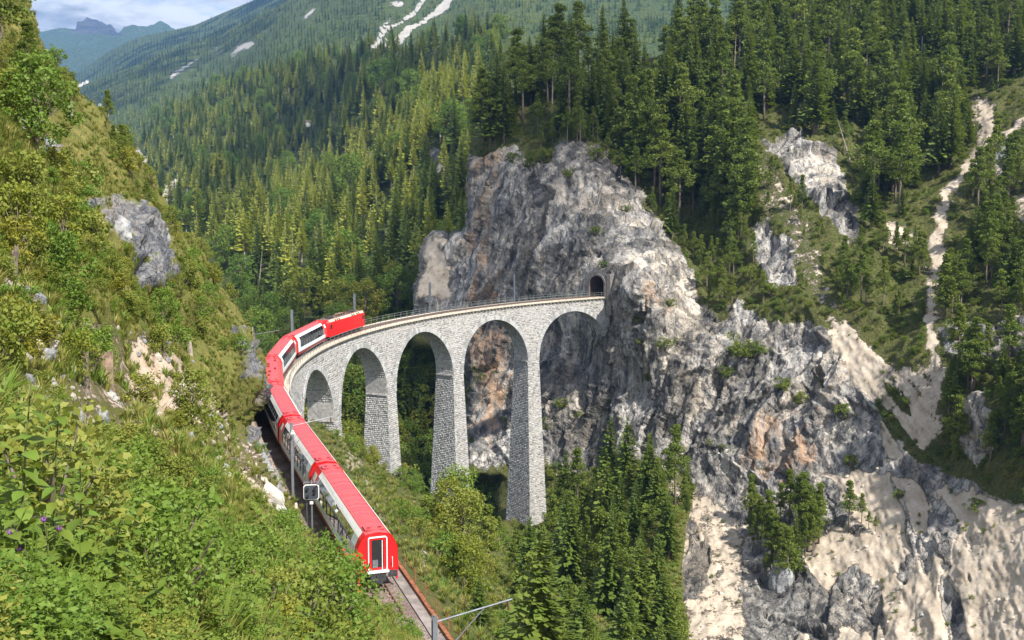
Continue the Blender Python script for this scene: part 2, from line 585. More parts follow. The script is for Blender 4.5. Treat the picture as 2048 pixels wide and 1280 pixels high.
# ------------------------------------------------------------------ terrain sheets
class Sheet:
    def __init__(self, name, ctrl, xr, yr, step, poly, mat, disp=None, zone=None, curl=0, curl_amt=0.06, dmin=2.5, dmax=1e5, kind='structure', cut=None, top=None, right=None, smooth=True):
        self.x0, self.y0, self.step = xr[0], yr[0], step
        px, py = np.meshgrid(np.arange(xr[0], xr[1] + step, step), np.arange(yr[0], yr[1] + step, step))
        self.shape = px.shape
        self.top, self.right, self.xr, self.yr = top, right, xr, yr
        if top is not None:                       # rows follow the skyline
            tp_ = np.interp(px, [q[0] for q in top], [q[1] for q in top])
            py = tp_ + (py - yr[0]) / (yr[1] - yr[0]) * (yr[1] - tp_)
        if right is not None:                     # columns follow the outer edge
            rp_ = np.interp(py, [q[1] for q in right], [q[0] for q in right])
            px = xr[0] + (px - xr[0]) / (xr[1] - xr[0]) * (rp_ - xr[0])
        inv = np.clip(TPS(ctrl)(px, py), 1.0 / dmax, 1.0 / dmin)
        d = 1.0 / inv
        sd = polydist(px, py, poly)
        if curl:
            e = np.clip(1 - sd / curl, 0, 1.5)
            d = d * (1 + curl_amt * e * e)
        P = unproj(px, py, d)
        gx = np.gradient(P, axis=1)
        gy = np.gradient(P, axis=0)
        N = np.cross(gy, gx)
        N /= np.linalg.norm(N, axis=2)[..., None] + 1e-12
        flip = np.sign((N * (np.array([0, 0, CZ]) - P)).sum(2))
        N *= flip[..., None]
        Z = zone(px, py, P) if zone else np.zeros(P.shape)
        if disp:
            P = P + N * disp(px, py, P, Z, d)[..., None]
        self.P, self.N, self.Z, self.d, self.px, self.py = P, N, Z, d, px, py
        ok = sd > -step * (1.5 if top or right else 1)
        if cut is not None:
            ok &= ~cut(px, py)
        self.ok = ok
        q = ok[:-1, :-1] & ok[1:, :-1] & ok[:-1, 1:] & ok[1:, 1:]
        idx = np.arange(px.size).reshape(px.shape)
        F = np.stack([idx[:-1, :-1][q], idx[1:, :-1][q], idx[1:, 1:][q], idx[:-1, 1:][q]], -1)
        used = np.zeros(px.size, bool)
        used[F.ravel()] = True
        re = np.cumsum(used) - 1
        tn = globals().get('MTN_TONE') if name == 'mountain' else None
        tn = np.full(px.shape, 0.5) if tn is None else tn
        ZZ = np.concatenate([Z.reshape(-1, 3), tn.reshape(-1, 1)], 1)
        me = mesh_np(name, P.reshape(-1, 3)[used], re[F], mat=mat, attrs={'zone': ZZ[used]}, smooth=smooth)
        self.o = tag(obj(name, me), kind=kind)

    def at(self, px, py):
        px, py = np.asarray(px, float), np.asarray(py, float)
        if self.top is not None:
            tp_ = np.interp(px, [q[0] for q in self.top], [q[1] for q in self.top])
            py = self.yr[0] + (py - tp_) / (self.yr[1] - tp_) * (self.yr[1] - self.yr[0])
        if self.right is not None:
            rp_ = np.interp(py, [q[1] for q in self.right], [q[0] for q in self.right])
            px = self.xr[0] + (px - self.xr[0]) / (rp_ - self.xr[0]) * (self.xr[1] - self.xr[0])
        j = np.clip(np.round((np.asarray(px) - self.x0) / self.step).astype(int), 0, self.shape[1] - 1)
        i = np.clip(np.round((np.asarray(py) - self.y0) / self.step).astype(int), 0, self.shape[0] - 1)
        return self.P[i, j], self.N[i, j], self.Z[i, j], self.d[i, j]


_warp = {}


def soft(px, py, poly, width=20.0, warp=14.0):
    if _warp.get('px') is not px:
        _warp['px'] = px
        _warp['x'] = fbm(np.stack([px / 40, py / 40, 0 * px + 3], -1), 3)
        _warp['y'] = fbm(np.stack([px / 40, py / 40, 0 * px + 9], -1), 3)
    wx, wy = warp * _warp['x'], warp * _warp['y']
    return np.clip(0.5 + polydist(px + wx, py + wy, poly) / width, 0, 1)


# --- the mountain with the tunnel cliff
ROCK = [
    [(930, 300), (960, 312), (1005, 288), (1035, 296), (1060, 330), (1090, 330), (1100, 290), (1135, 272), (1160, 300), (1205, 290), (1245, 350), (1300, 420), (1340, 460), (1372, 540), (1392, 600), (1440, 640), (1480, 600), (1540, 640), (1610, 640), (1690, 690), (1740, 780), (1770, 850), (1840, 930), (1920, 960), (1990, 990), (2200, 1060), (2200, 1500), (1350, 1500), (1370, 960), (1270, 925), (1090, 950), (930, 930)],
    [(1520, 278), (1600, 262), (1668, 315), (1700, 400), (1722, 470), (1700, 492), (1640, 440), (1590, 370)],
    [(1505, 450), (1545, 440), (1560, 480), (1592, 500), (1590, 560), (1540, 570), (1520, 530)],
    [(1925, 790), (1965, 790), (2000, 830), (1985, 900), (1940, 930), (1912, 880)],
    [(1980, 285), (2002, 262), (2026, 320), (2020, 350), (1988, 345)],
    [(1880, 660), (2100, 640), (2100, 720), (1900, 720)],
    [(825, 560), (850, 490), (870, 465), (900, 478), (940, 470), (940, 640), (825, 640)],
]
SCREE = [
    [(1508, 285), (1530, 290), (1570, 360), (1640, 470), (1660, 560), (1690, 640), (1640, 640), (1600, 560), (1560, 470), (1510, 400)],
    [(1948, 192), (2000, 198), (1985, 270), (1960, 330), (1915, 400), (1890, 480), (1882, 600), (1885, 700), (1884, 800), (1876, 890), (1852, 890), (1856, 800), (1850, 720), (1848, 560), (1852, 480), (1900, 360), (1950, 290)],
    [(1760, 430), (1850, 470), (1840, 510), (1770, 490)],
    [(2000, 260), (2060, 190), (2100, 200), (2020, 290)],
    [(1640, 640), (1700, 640), (1800, 740), (1900, 740), (1900, 800), (1870, 900), (1790, 930), (1735, 850), (1690, 740)],
    [(1365, 975), (1420, 990), (1490, 1030), (1500, 1300), (1360, 1300)],
    [(1640, 940), (1760, 940), (1850, 960), (2200, 1040), (2200, 1500), (1560, 1500), (1600, 1180), (1620, 1060), (1720, 1060)],
    [(2015, 380), (2080, 370), (2080, 440), (2030, 450)],
    [(828, 600), (850, 500), (870, 470), (905, 480), (905, 600)],
]
ORANGE = [
    ([(955, 305), (1005, 300), (1005, 400), (975, 380)], 0.75),
    ([(935, 560), (1010, 560), (1030, 680), (1000, 880), (935, 880)], 0.68),
    ([(930, 330), (985, 400), (1010, 560), (930, 560)], 0.62),
    ([(1470, 830), (1640, 820), (1650, 950), (1560, 985), (1500, 960)], 0.62),
    ([(1280, 540), (1340, 540), (1350, 620), (1280, 640)], 0.50),
    ([(1690, 680), (1740, 700), (1740, 800), (1690, 780)], 0.35),
    ([(825, 470), (940, 470), (940, 640), (825, 640)], 0.32),
]
STRATA = [(1400, 880), (1560, 980), (1640, 780), (2200, 800), (2200, 1500), (1350, 1500), (1360, 1000)]


def wallco(P):
    a = 0.62 * P[..., 0] - 0.79 * P[..., 1]
    n = 0.79 * P[..., 0] + 0.62 * P[..., 1]
    return a, n, P[..., 2]


def zone_mtn(px, py, P):
    Z = np.zeros(px.shape + (3,))
    for p in ROCK:
        Z[..., 0] = np.maximum(Z[..., 0], soft(px, py, p, 26, 16))
    for k_, p in enumerate(SCREE):
        Z[..., 1] = np.maximum(Z[..., 1], soft(px, py, p, 30, 16) * (0.47, 0.75, 0.62, 0.7, 0.7, 0.62, 0.82, 0.6, 0.7)[k_])
    for p, v in ORANGE:
        Z[..., 2] = np.maximum(Z[..., 2], soft(px, py, p, 60, 30) * v)
    a, n, z = wallco(P)
    # turf on the cliff's ledges
    led = fbm(np.stack([a / 9, n / 9, z / 5], -1), 4)
    led = np.clip((led - 0.42) * 3.0, 0, 1) * np.clip((py - 500) / 200, 0.35, 1) * (px < 1860)
    Z[..., 0] -= 0.55 * led * (Z[..., 1] < 0.4)
    # grey ribs of bare rock in the pale lower slope
    c_, s_ = 0.80, 0.60
    u, v = a * c_ - z * s_, a * s_ + z * c_
    rib = fbm(np.stack([u / 60, v / 7.5, n / 26], -1), 4)
    rib = np.clip((rib - 0.17) * 4.0, 0, 1)
    low = soft(px, py, STRATA, 60, 20)
    Z[..., 1] -= rib * low * 0.9
    return Z


def facets(Q, seed=0):
    """blocky rock: every cell is a tilted plane; returns height and a random tone per cell"""
    sh = Q.shape[:-1]
    Q = Q.reshape(-1, 3) + seed * 31.7
    I = np.floor(Q).astype(int)
    best = np.full(len(Q), 1e9)
    hgt = np.zeros(len(Q))
    ton = np.zeros(len(Q))
    for dx in (-1, 0, 1):
        for dy in (-1, 0, 1):
            for dz in (-1, 0, 1):
                J = I + np.array([dx, dy, dz])
                h = _perm[_perm[_perm[J[:, 0] & 255] + (J[:, 1] & 255)] + (J[:, 2] & 255)]
                D = Q - (J + 0.5 + _g[h] * 0.42)
                r = (D * D).sum(1)
                b = r < best
                best[b] = r[b]
                h2 = _perm[h + 77]
                hv = (_g[h2][:, 0] * 0.55 + (D * _g[_perm[h + 31]]).sum(1) * 1.1)
                hgt[b] = hv[b]
                ton[b] = (h2 / 255.0)[b]
    return hgt.reshape(sh), ton.reshape(sh)


def rock_relief(px, py, P):
    a, n, z = wallco(P)
    low = soft(px, py, STRATA, 90, 20)
    w1 = fbm(np.stack([a / 13, n / 13, z / 13], -1), 3)
    w2 = fbm(np.stack([a / 13 + 40, n / 13, z / 13], -1), 3)
    a2, z2 = a + 2.4 * w1, z + 2.4 * w2
    # steep flutes on the cliff, slanting beds lower right
    c_, s_ = 0.82, 0.57
    ua = np.where(low > 0.5, a2 * c_ - z2 * s_, z2 * 0.97 + a2 * 0.24)
    va = np.where(low > 0.5, a2 * s_ + z2 * c_, a2 * 0.97 - z2 * 0.24)
    f1, t1 = facets(np.stack([va / 9.5, n / 15.0, ua / 27.0], -1), 1)
    f2, t2 = facets(np.stack([va / 3.8, n / 6.0, ua / 10.5], -1), 2)
    f3, t3 = facets(np.stack([va / 1.5, n / 2.2, ua / 3.4], -1), 3)
    fin = fbm(np.stack([a / 1.3, n / 1.3, z / 1.6], -1), 3, 0.6)
    big = fbm(np.stack([a / 34, n / 34, z / 34], -1), 3)
    fl = fbm(np.stack([va / 5.0, n / 18, ua / 40], -1), 4, 0.5, True)
    return f1 * 2.3 + f2 * 1.0 + f3 * 0.42 + fin * 0.16 + big * 2.6 + fl * 0.9 - 0.6, 0.40 * t1 + 0.35 * t2 + 0.25 * t3, low


def disp_mtn(px, py, P, Z, d):
    a, n, z = wallco(P)
    rock = np.clip(Z[..., 0], 0, 1)
    sel = rock > 0.02
    rk = np.zeros(px.shape); ton = np.full(px.shape, 0.5); low = np.zeros(px.shape)
    rk[sel], ton[sel], low[sel] = rock_relief(px[sel], py[sel], P[sel])
    rk = rk * (1 - 0.35 * low)
    global MTN_TONE
    MTN_TONE = ton
    big = fbm(np.stack([a / 30, n / 30, z / 30], -1), 3)
    fin = fbm(np.stack([a / 1.6, n / 1.6, z / 1.9], -1), 3, 0.6)
    vg = big * 2.5 + fbm(np.stack([a / 8, n / 8, z / 8], -1), 4) * 1.3
    beige = np.clip(Z[..., 1], 0, 1)
    gul = fbm(np.stack([(a * 0.57 + z * 0.82) / 6.0, n / 14, (a * 0.82 - z * 0.57) / 45], -1), 4, 0.55, True) * 1.0 - 0.55
    amt = rock * (1 - 0.92 * np.clip(beige * 1.4, 0, 1))
    vg = vg * (1 - 0.75 * np.clip(beige * 1.3, 0, 1)) + gul * beige + big * 1.5 * beige
    out = rk * amt + vg * (1 - amt) + fin * 0.15
    # an undercut recess above and beside the tunnel mouth, and no rock in front of it
    near = np.exp(-(((px - 1184) / 30) ** 2 + ((py - 580) / 55) ** 2))
    out = out * (1 - near) - 0.6 * near
    # keep clear of the viaduct
    dk = np.exp(-(((px - 1130) / 95) ** 2 + ((py - 600) / 60) ** 2))
    out = np.where(dk > 0.25, np.minimum(out, 0.3), out)
    return out


mtn_ctrl = [(1195, 590, 244.5), (1212, 640, 243.5), (1205, 540, 246), (940, 320, 300), (935, 600, 287), (940, 860, 266), (1000, 300, 293), (1100, 280, 288), (1200, 290, 284),
            (1250, 380, 277), (1330, 460, 268), (1380, 560, 254), (1190, 480, 254), (1100, 450, 270), (1050, 600, 268), (1206, 690, 241.5), (1200, 730, 245), (1222, 820, 241), (1140, 700, 261), (1100, 800, 258), (1090, 930, 250),
            (1240, 600, 237), (1245, 545, 240), (1300, 560, 234), (1345, 590, 238), (1250, 640, 238), (1250, 760, 240), (1300, 900, 229), (1400, 970, 214), (1450, 700, 226), (1480, 600, 236), (1600, 900, 205), (1500, 1030, 203), (1700, 700, 210), (1650, 1150, 180),
            (1800, 1280, 158), (1600, 1280, 170), (1400, 1280, 175), (2048, 1280, 140), (2048, 1000, 160), (1900, 900, 180), (1850, 700, 196), (2048, 700, 178), (1960, 830, 174),
            (1880, 560, 216), (1960, 300, 258), (2048, 200, 268), (2048, 450, 215), (1700, 480, 238), (1600, 280, 275), (1520, 290, 276), (1500, 450, 256), (1640, 600, 224),
            (1000, 180, 312), (1200, 120, 335), (1500, 100, 340), (1800, 100, 335), (2048, 50, 335), (1100, 0, 375), (1600, -60, 395), (2048, -60, 395), (820, 560, 300), (820, 650, 292), (880, 470, 306)]
MTN_POLY = [(826, 640), (826, 570), (848, 500), (868, 466), (884, 470), (898, 482), (915, 470), (934, 480), (936, 380), (934, 310), (945, 260), (960, 215), (1100, 160), (1400, 105), (1600, 45), (1700, -60), (2330, -60), (2330, 1500), (1000, 1500), (1000, 960), (930, 960), (930, 700), (826, 700)]
M['mountain'] = terrain_mat('mountain_ground',
                            ((0.050, 0.072, 0.016), (0.100, 0.110, 0.030), (0.150, 0.130, 0.060)),
                            ((0.185, 0.182, 0.184), (0.460, 0.435, 0.405), (0.080, 0.083, 0.090), (0.570, 0.495, 0.410)),
                            ((0.390, 0.325, 0.255), (0.540, 0.470, 0.390), (0.290, 0.265, 0.240)),
                            ((0.430, 0.225, 0.125), (0.540, 0.365, 0.235)), streak=(0.30, 0.30, 0.075), rot=(0.0, 0.35, 0.0))
PCX, PCY = project(track(0.8, 0, 2.7))[:2]
MTN = Sheet('mountain', mtn_ctrl, (810, 2330), (-60, 1500), 2.7, MTN_POLY, M['mountain'], disp_mtn, zone_mtn, curl=16, curl_amt=0.035, smooth=False,
            cut=lambda px, py: (((px - PCX) / 12.5) ** 2 + ((py - PCY) / 22) ** 2 < 1) | ((np.abs(px - PCX) < 12.5) & (py > PCY) & (py < PCY + 24)))

# --- the hillside the photographer stands on
hill_ctrl = [tuple(project(track(s, -2.7, -0.35))) for s in (150, 158, 166, 174, 181)]
hill_ctrl += [(600, 1062, 64), (640, 1112, 54), (700, 1172, 47), (760, 1222, 43), (860, 1292, 38), (950, 1400, 33),
              (515, 700, 131), (450, 600, 137), (380, 480, 139), (320, 400, 136), (262, 292, 127), (160, 200, 108), (60, 80, 84), (0, 0, 74), (-200, -60, 50),
              (0, 240, 46), (40, 215, 52), (230, 770, 33), (388, 690, 76), (0, 640, 21), (0, 900, 11.5), (0, 1280, 4.6), (300, 1000, 19), (300, 1280, 8.0), (500, 1010, 40), (500, 1280, 13),
              (650, 1280, 24), (600, 1150, 40), (400, 850, 40), (300, 560, 60), (150, 450, 44), (540, 800, 119), (490, 900, 72), (-200, 640, 14), (-200, 1280, 3.4), (300, 1480, 5.0), (700, 1480, 18)]
HILL_POLY = [(-260, -80), (20, -80), (48, 20), (75, 90), (108, 130), (150, 185), (200, 235), (262, 292), (300, 350), (318, 400), (345, 440), (380, 480), (415, 540), (450, 600), (485, 655), (512, 700), (528, 745), (548, 795)]
HILL_POLY += [tuple(project(track(s, -2.5, -0.35))[:2]) for s in (150, 158, 166, 174, 181)]
HILL_POLY += [(600, 1062), (640, 1112), (700, 1172), (760, 1222), (860, 1292), (960, 1480), (-260, 1480)]
HROCK = [[(55, 282), (105, 290), (112, 328), (60, 312)], [(95, 392), (180, 408), (290, 408), (322, 470), (338, 560), (300, 585), (262, 520), (225, 470), (150, 440)],
         [(440, 650), (480, 660), (520, 740), (530, 800), (500, 800), (470, 730)], [(470, 850), (530, 850), (560, 960), (530, 960)], [(560, 960), (590, 1000), (640, 1080), (600, 1050)]]
HSOIL = [[(0, 560), (150, 620), (330, 710), (480, 840), (570, 990), (540, 1040), (420, 960), (250, 880), (120, 810), (0, 740)], [(225, 690), (330, 730), (430, 800), (400, 870), (300, 850), (250, 780)], [(0, 560), (60, 580), (50, 640), (0, 640)], [(380, 780), (480, 830), (470, 900), (400, 860)], [(420, 900), (560, 1000), (540, 1040), (420, 960)]]


def zone_hill(px, py, P):
    Z = np.zeros(px.shape + (3,))
    for p in HROCK:
        Z[..., 0] = np.maximum(Z[..., 0], soft(px, py, p, 44, 26) * 0.78)
    for k_, p in enumerate(HSOIL):
        Z[..., 1] = np.maximum(Z[..., 1], soft(px, py, p, 40, 25) * (0.50 if k_ == 0 else 0.66))
    Z[..., 1] = np.maximum(Z[..., 1], 0.18)
    Z[..., 2] = 0.12
    return Z


def disp_hill(px, py, P, Z, d):
    big = fbm(P / 11.0, 3) * np.clip(d / 60, 0.15, 1) * 1.6
    mid = fbm(P / 2.6, 4) * np.clip(d / 50, 0.12, 1) * 0.5
    rk = fbm(P * np.array([0.28, 0.28, 0.5]), 5, 0.58, True) * 1.3 - 0.7
    return big + mid + rk * np.clip(Z[..., 0], 0, 1)


M['hillside'] = terrain_mat('hillside_turf',
                            ((0.115, 0.130, 0.028), (0.250, 0.220, 0.070), (0.185, 0.190, 0.048)),
                            ((0.130, 0.140, 0.165), (0.300, 0.300, 0.315), (0.085, 0.090, 0.105), (0.360, 0.320, 0.280)),
                            ((0.330, 0.240, 0.165), (0.480, 0.410, 0.340), (0.250, 0.190, 0.140)),
                            ((0.36, 0.17, 0.07), (0.40, 0.26, 0.12)), sv=2.2, streak=(0.5, 0.5, 0.25), rot=(0.3, 0.5, 0))
HEDGE = [q for q in HILL_POLY[1:-2]] + [(960, 1480)]
HILL = Sheet('hillside', hill_ctrl, (-260, 960), (-80, 1480), 4.6, HILL_POLY, M['hillside'], disp_hill, zone_hill, curl=26, curl_amt=0.05, right=HEDGE)

# --- the slope below the line, down into the gorge
low_ctrl = [tuple(project(track(s, 2.9, -0.9))) for s in (150, 160, 170, 180, 188, 196, 204, 212, 220)]
low_ctrl += [(640, 850, 165), (700, 884, 170), (760, 934, 168), (830, 990, 178), (900, 1014, 196), (990, 1044, 216), (1060, 1064, 237), (900, 1110, 92), (850, 1060, 104), (1000, 1280, 80), (760, 1000, 96),
             (1200, 1280, 118), (1400, 1280, 155), (1380, 965, 214), (1250, 935, 228), (1120, 985, 242), (1050, 1130, 170), (1200, 1100, 185), (940, 1200, 84), (1300, 1450, 120), (1000, 1450, 62), (980, 1110, 130)]
LOW_POLY = [tuple(project(track(s, 2.6, -0.9))[:2]) for s in (220, 212, 204, 196, 188, 180, 170, 160, 150)]
LOW_POLY += [(625, 842), (660, 852), (700, 882), (760, 932), (830, 988), (900, 1012), (990, 1042), (1060, 1056), (1110, 985), (1180, 945), (1250, 925), (1390, 960), (1365, 1100), (1380, 1500), (1080, 1500)]
M['slope'] = terrain_mat('gorge_slope', ((0.060, 0.090, 0.020), (0.115, 0.125, 0.034), (0.160, 0.140, 0.060)),
                         ((0.13, 0.13, 0.14), (0.33, 0.32, 0.31), (0.09, 0.09, 0.10), (0.40, 0.36, 0.31)),
                         ((0.40, 0.33, 0.26), (0.56, 0.50, 0.43), (0.30, 0.25, 0.20)), ((0.38, 0.20, 0.09), (0.42, 0.28, 0.14)), sv=1.4)
LSOIL = [[(650, 850), (700, 870), (760, 960), (800, 1060), (790, 1080), (730, 1000), (680, 920)], [(1270, 930), (1390, 965), (1370, 1050), (1340, 1000)], [(830, 1080), (880, 1100), (860, 1160), (830, 1130)]]


def zone_low(px, py, P):
    Z = np.zeros(px.shape + (3,))
    for p in LSOIL:
        Z[..., 1] = np.maximum(Z[..., 1], soft(px, py, p, 40, 22) * 0.56)
    return Z


LOW = Sheet('gorge_terrain', low_ctrl, (560, 1420), (740, 1500), 5.0, LOW_POLY, M['slope'],
            lambda px, py, P, Z, d: np.minimum(fbm(P / 14, 4) * 1.6, 1.2) * np.clip((px - 860) / 90, 0.1, 1) * np.clip((py - 1000) / 80, 0.15, 1), zone_low)

# --- the wooded valley side behind the viaduct
val_ctrl = [(550, 660, 330), (900, 600, 345), (450, 510, 450), (390, 480, 520), (340, 400, 760), (330, 340, 960), (280, 300, 1350), (340, 225, 1500), (420, 182, 1450), (560, 124, 1350), (700, 112, 1150),
            (940, 85, 850), (1000, 60, 900), (830, 280, 560), (790, 255, 620), (600, 400, 640), (620, 300, 900), (480, 400, 690), (800, 900, 290), (950, 960, 275), (900, 1080, 256), (1060, 1080, 262), (700, 1060, 245), (680, 850, 270), (640, 700, 300), (700, 560, 400), (880, 420, 430), (940, 300, 470), (400, 640, 400), (1100, 700, 330), (1100, 300, 470), (200, 420, 1200)]
VAL_POLY = [(200, 350), (250, 310), (270, 292), (300, 268), (340, 222), (380, 200), (420, 182), (500, 146), (560, 126), (640, 113), (700, 112), (760, 106), (850, 96), (940, 86), (1120, 80), (1120, 1090), (600, 1090), (480, 760), (400, 700), (300, 500)]
M['forest_floor'] = terrain_mat('forest_floor', ((0.040, 0.062, 0.014), (0.070, 0.100, 0.022), (0.085, 0.085, 0.032)),
                                ((0.13, 0.13, 0.14), (0.33, 0.32, 0.31), (0.09, 0.09, 0.10), (0.40, 0.36, 0.31)),
                                ((0.46, 0.40, 0.34), (0.62, 0.57, 0.50), (0.36, 0.32, 0.28)), ((0.38, 0.20, 0.09), (0.42, 0.28, 0.14)), sv=0.4)
VBARE = [[(318, 412), (345, 370), (378, 366), (362, 392), (335, 415)], [(272, 312), (290, 305), (303, 330), (280, 345)], [(730, 310), (748, 305), (742, 370), (728, 370)], [(866, 300), (892, 310), (880, 350), (868, 340)], [(493, 290), (505, 285), (502, 310), (493, 312)]]


def zone_val(px, py, P):
    Z = np.zeros(px.shape + (3,))
    for p in VBARE[:2]:
        Z[..., 1] = np.maximum(Z[..., 1], soft(px, py, p, 8, 6))
    for p in VBARE[2:]:
        Z[..., 0] = np.maximum(Z[..., 0], soft(px, py, p, 8, 6))
    return Z


VAL = Sheet('valley_side', val_ctrl, (190, 1130), (70, 1090), 6.0, VAL_POLY, M['forest_floor'], lambda px, py, P, Z, d: fbm(P / 60, 4) * 9 * np.clip(d / 600, 0.2, 1.5), zone_val)

# --- farther ridges
rid_ctrl = [(145, 174, 3300), (190, 150, 3200), (274, 118, 3100), (352, 88, 3000), (508, 25, 2900), (600, -30, 2800), (250, 300, 1750), (200, 240, 2200), (150, 220, 2700), (350, 215, 1900), (560, 110, 1900), (760, 100, 1650), (900, 40, 1850), (1100, 0, 1900), (1100, -80, 2300), (800, -80, 2400), (1000, 100, 1300), (420, 150, 2350), (1700, -80, 2100), (1700, 60, 1500)]
RID_POLY = [(60, 230), (100, 200), (145, 173), (188, 149), (274, 118), (352, 87), (430, 58), (508, 24), (560, 2), (620, -40), (680, -80), (1750, -80), (1750, 120), (1000, 140), (700, 150), (420, 240), (280, 340), (150, 340), (60, 330)]
RSCREE = [[(722, 112), (800, 64), (872, 18), (910, -12), (945, -60), (962, -60), (916, -4), (880, 24), (808, 72), (738, 118)],
          [(735, 90), (790, 46), (850, -2), (880, -36), (890, -36), (858, 2), (798, 50), (742, 94)],
          [(755, 66), (772, 30), (785, 24), (768, 66)], [(336, 160), (352, 145), (375, 128), (395, 108), (398, 118), (372, 146), (348, 162)], [(452, 106), (470, 88), (505, 74), (512, 82), (490, 98), (460, 110)], [(428, 110), (436, 84), (443, 86), (438, 110)],
          [(590, 40), (620, 15), (640, 5), (636, 18), (612, 40)], [(168, 222), (176, 204), (184, 222), (192, 236), (176, 240)], [(774, 0), (810, -4), (812, 12), (778, 14)]]
M['ridge'] = terrain_mat('ridge_ground', ((0.050, 0.078, 0.018), (0.085, 0.120, 0.026), (0.100, 0.120, 0.034)),
                         ((0.13, 0.13, 0.14), (0.33, 0.32, 0.31), (0.09, 0.09, 0.10), (0.40, 0.36, 0.31)),
                         ((0.31, 0.30, 0.28), (0.43, 0.41, 0.38), (0.20, 0.195, 0.185)), ((0.38, 0.20, 0.09), (0.42, 0.28, 0.14)), sv=0.08)


RTX = [60, 100, 145, 188, 274, 352, 430, 508, 560, 620, 680, 1750]
RTY = [236, 208, 182, 160, 130, 100, 70, 36, 12, -30, -80, -80]


def zone_rid(px, py, P):
    Z = np.zeros(px.shape + (3,))
    for k_, p in enumerate(RSCREE):
        Z[..., 1] = np.maximum(Z[..., 1], soft(px, py, p, 10, 7) * (1.15 if k_ < 2 else 0.66))
    return Z


RIDGE = Sheet('wooded_ridge_terrain', rid_ctrl, (60, 1750), (-80, 350), 6.0, [(50, -90), (1760, -90), (1760, 360), (50, 360)], M['ridge'], lambda px, py, P, Z, d: fbm(P / 260, 4) * 11 * np.clip((py - np.interp(px, RTX, RTY)) / 110, 0.03, 1), zone_rid, top=list(zip(RTX, RTY)))

blue_ctrl = [(129, 166, 5000), (219, 103, 4900), (293, 70, 4800), (390, 50, 4600), (508, 0, 4300), (150, 200, 4000), (400, 100, 3700), (600, 20, 3700), (100, 210, 4300), (600, -60, 4200)]
BLUE_POLY = [(80, 190), (129, 163), (170, 136), (219, 102), (255, 84), (293, 70), (340, 62), (390, 50), (450, 24), (508, 0), (560, -30), (620, -80), (800, -80), (800, 40), (400, 130), (160, 240), (80, 240)]
BLUE = Sheet('far_ridge_terrain', blue_ctrl, (80, 800), (-80, 250), 6.0, [(70, -90), (810, -90), (810, 260), (70, 260)], M['ridge'], lambda px, py, P, Z, d: fbm(P / 500, 4) * 40 * np.clip((py - np.interp(px, [q[0] for q in BLUE_POLY[:13]], [q[1] for q in BLUE_POLY[:13]])) / 90, 0.03, 1), top=BLUE_POLY[:13])
far_ctrl = [(60, 74, 7300), (115, 68, 7300), (240, 76, 7300), (335, 57, 7600), (175, 45, 7900), (100, 150, 6000), (200, 140, 6100), (300, 120, 6300), (0, 100, 6800), (100, 220, 5400), (300, 200, 5500)]
FAR_POLY = [(-60, 92), (20, 82), (62, 73), (72, 63), (80, 71), (115, 68), (152, 72), (156, 60), (166, 50), (175, 45), (184, 48), (194, 48), (212, 58), (236, 76), (252, 68), (272, 62), (300, 60), (322, 55), (338, 57), (420, 80), (420, 240), (-60, 260)]
M['farmount'] = terrain_mat('far_mountain_ground', ((0.055, 0.095, 0.028), (0.080, 0.120, 0.040), (0.090, 0.110, 0.050)),
                            ((0.07, 0.065, 0.075), (0.13, 0.12, 0.125), (0.05, 0.05, 0.055), (0.12, 0.11, 0.11)),
                            ((0.46, 0.44, 0.40), (0.60, 0.57, 0.52), (0.36, 0.34, 0.31)), ((0.38, 0.20, 0.09), (0.42, 0.28, 0.14)), sv=0.02)


def zone_far(px, py, P):
    Z = np.zeros(px.shape + (3,))
    Z[..., 0] = soft(px, py, [(140, 80), (152, 70), (175, 30), (200, 40), (245, 78), (200, 84)], 10, 6)
    return Z


FARM = Sheet('far_mountain', far_ctrl, (-60, 420), (35, 260), 3.0, [(-70, 20), (430, 20), (430, 270), (-70, 270)], M['farmount'], lambda px, py, P, Z, d: fbm(P / 700, 5, 0.5, True) * 60, zone_far, top=FAR_POLY[:-2])

# --- valley floor closing everything from below
vf = MB()
vf.add([(-6000, -150, -125), (6000, -150, -125), (6000, 8300, -125), (-6000, 8300, -125)], [(0, 1, 2, 3)])
tag(vf.build('valley_floor_ground', M['forest_floor']), kind='structure')

# --- air
m, t, b = material('haze_air')
t.n.remove(b)
vol = t.node('ShaderNodeVolumePrincipled')
vol.inputs['Color'].default_value = (0.24, 0.50, 1.0, 1)
vol.inputs['Density'].default_value = 0.000086
vol.inputs['Anisotropy'].default_value = 0.2
t.l.new(vol.outputs[0], t.n['Material Output'].inputs['Volume'])
hz = MB().box((0, 4050, 640), (12400, 8900, 1540))
tag(hz.build('haze', m), 'thin blue mountain air filling the valley', 'haze', kind='stuff')

# ------------------------------------------------------------------ the viaduct
SA, SD, AR = 8.84, 23.356, 10.0               # first arch centre, spacing, arch radius
DECK = -0.42                                   # masonry top below the rail
SPR = -12.9                                    # springing line below the rail
S0, S1 = -1.6, 139.0
PIERS = [SA + SD * (k + 0.5) for k in range(5)]
PBASE = [-56, -45, -33, -23, -16]


def halfw(depth):
    return 1.75 + 0.05 * np.maximum(np.asarray(depth, float) - 1.0, 0)


def wall_pt(s, depth, side, push=0.0):
    """depth metres below the deck on the valley (+1) or hill (-1) face"""
    return track(s, side * (halfw(depth) + push), DECK - np.asarray(depth, float))


SPD = DECK - SPR


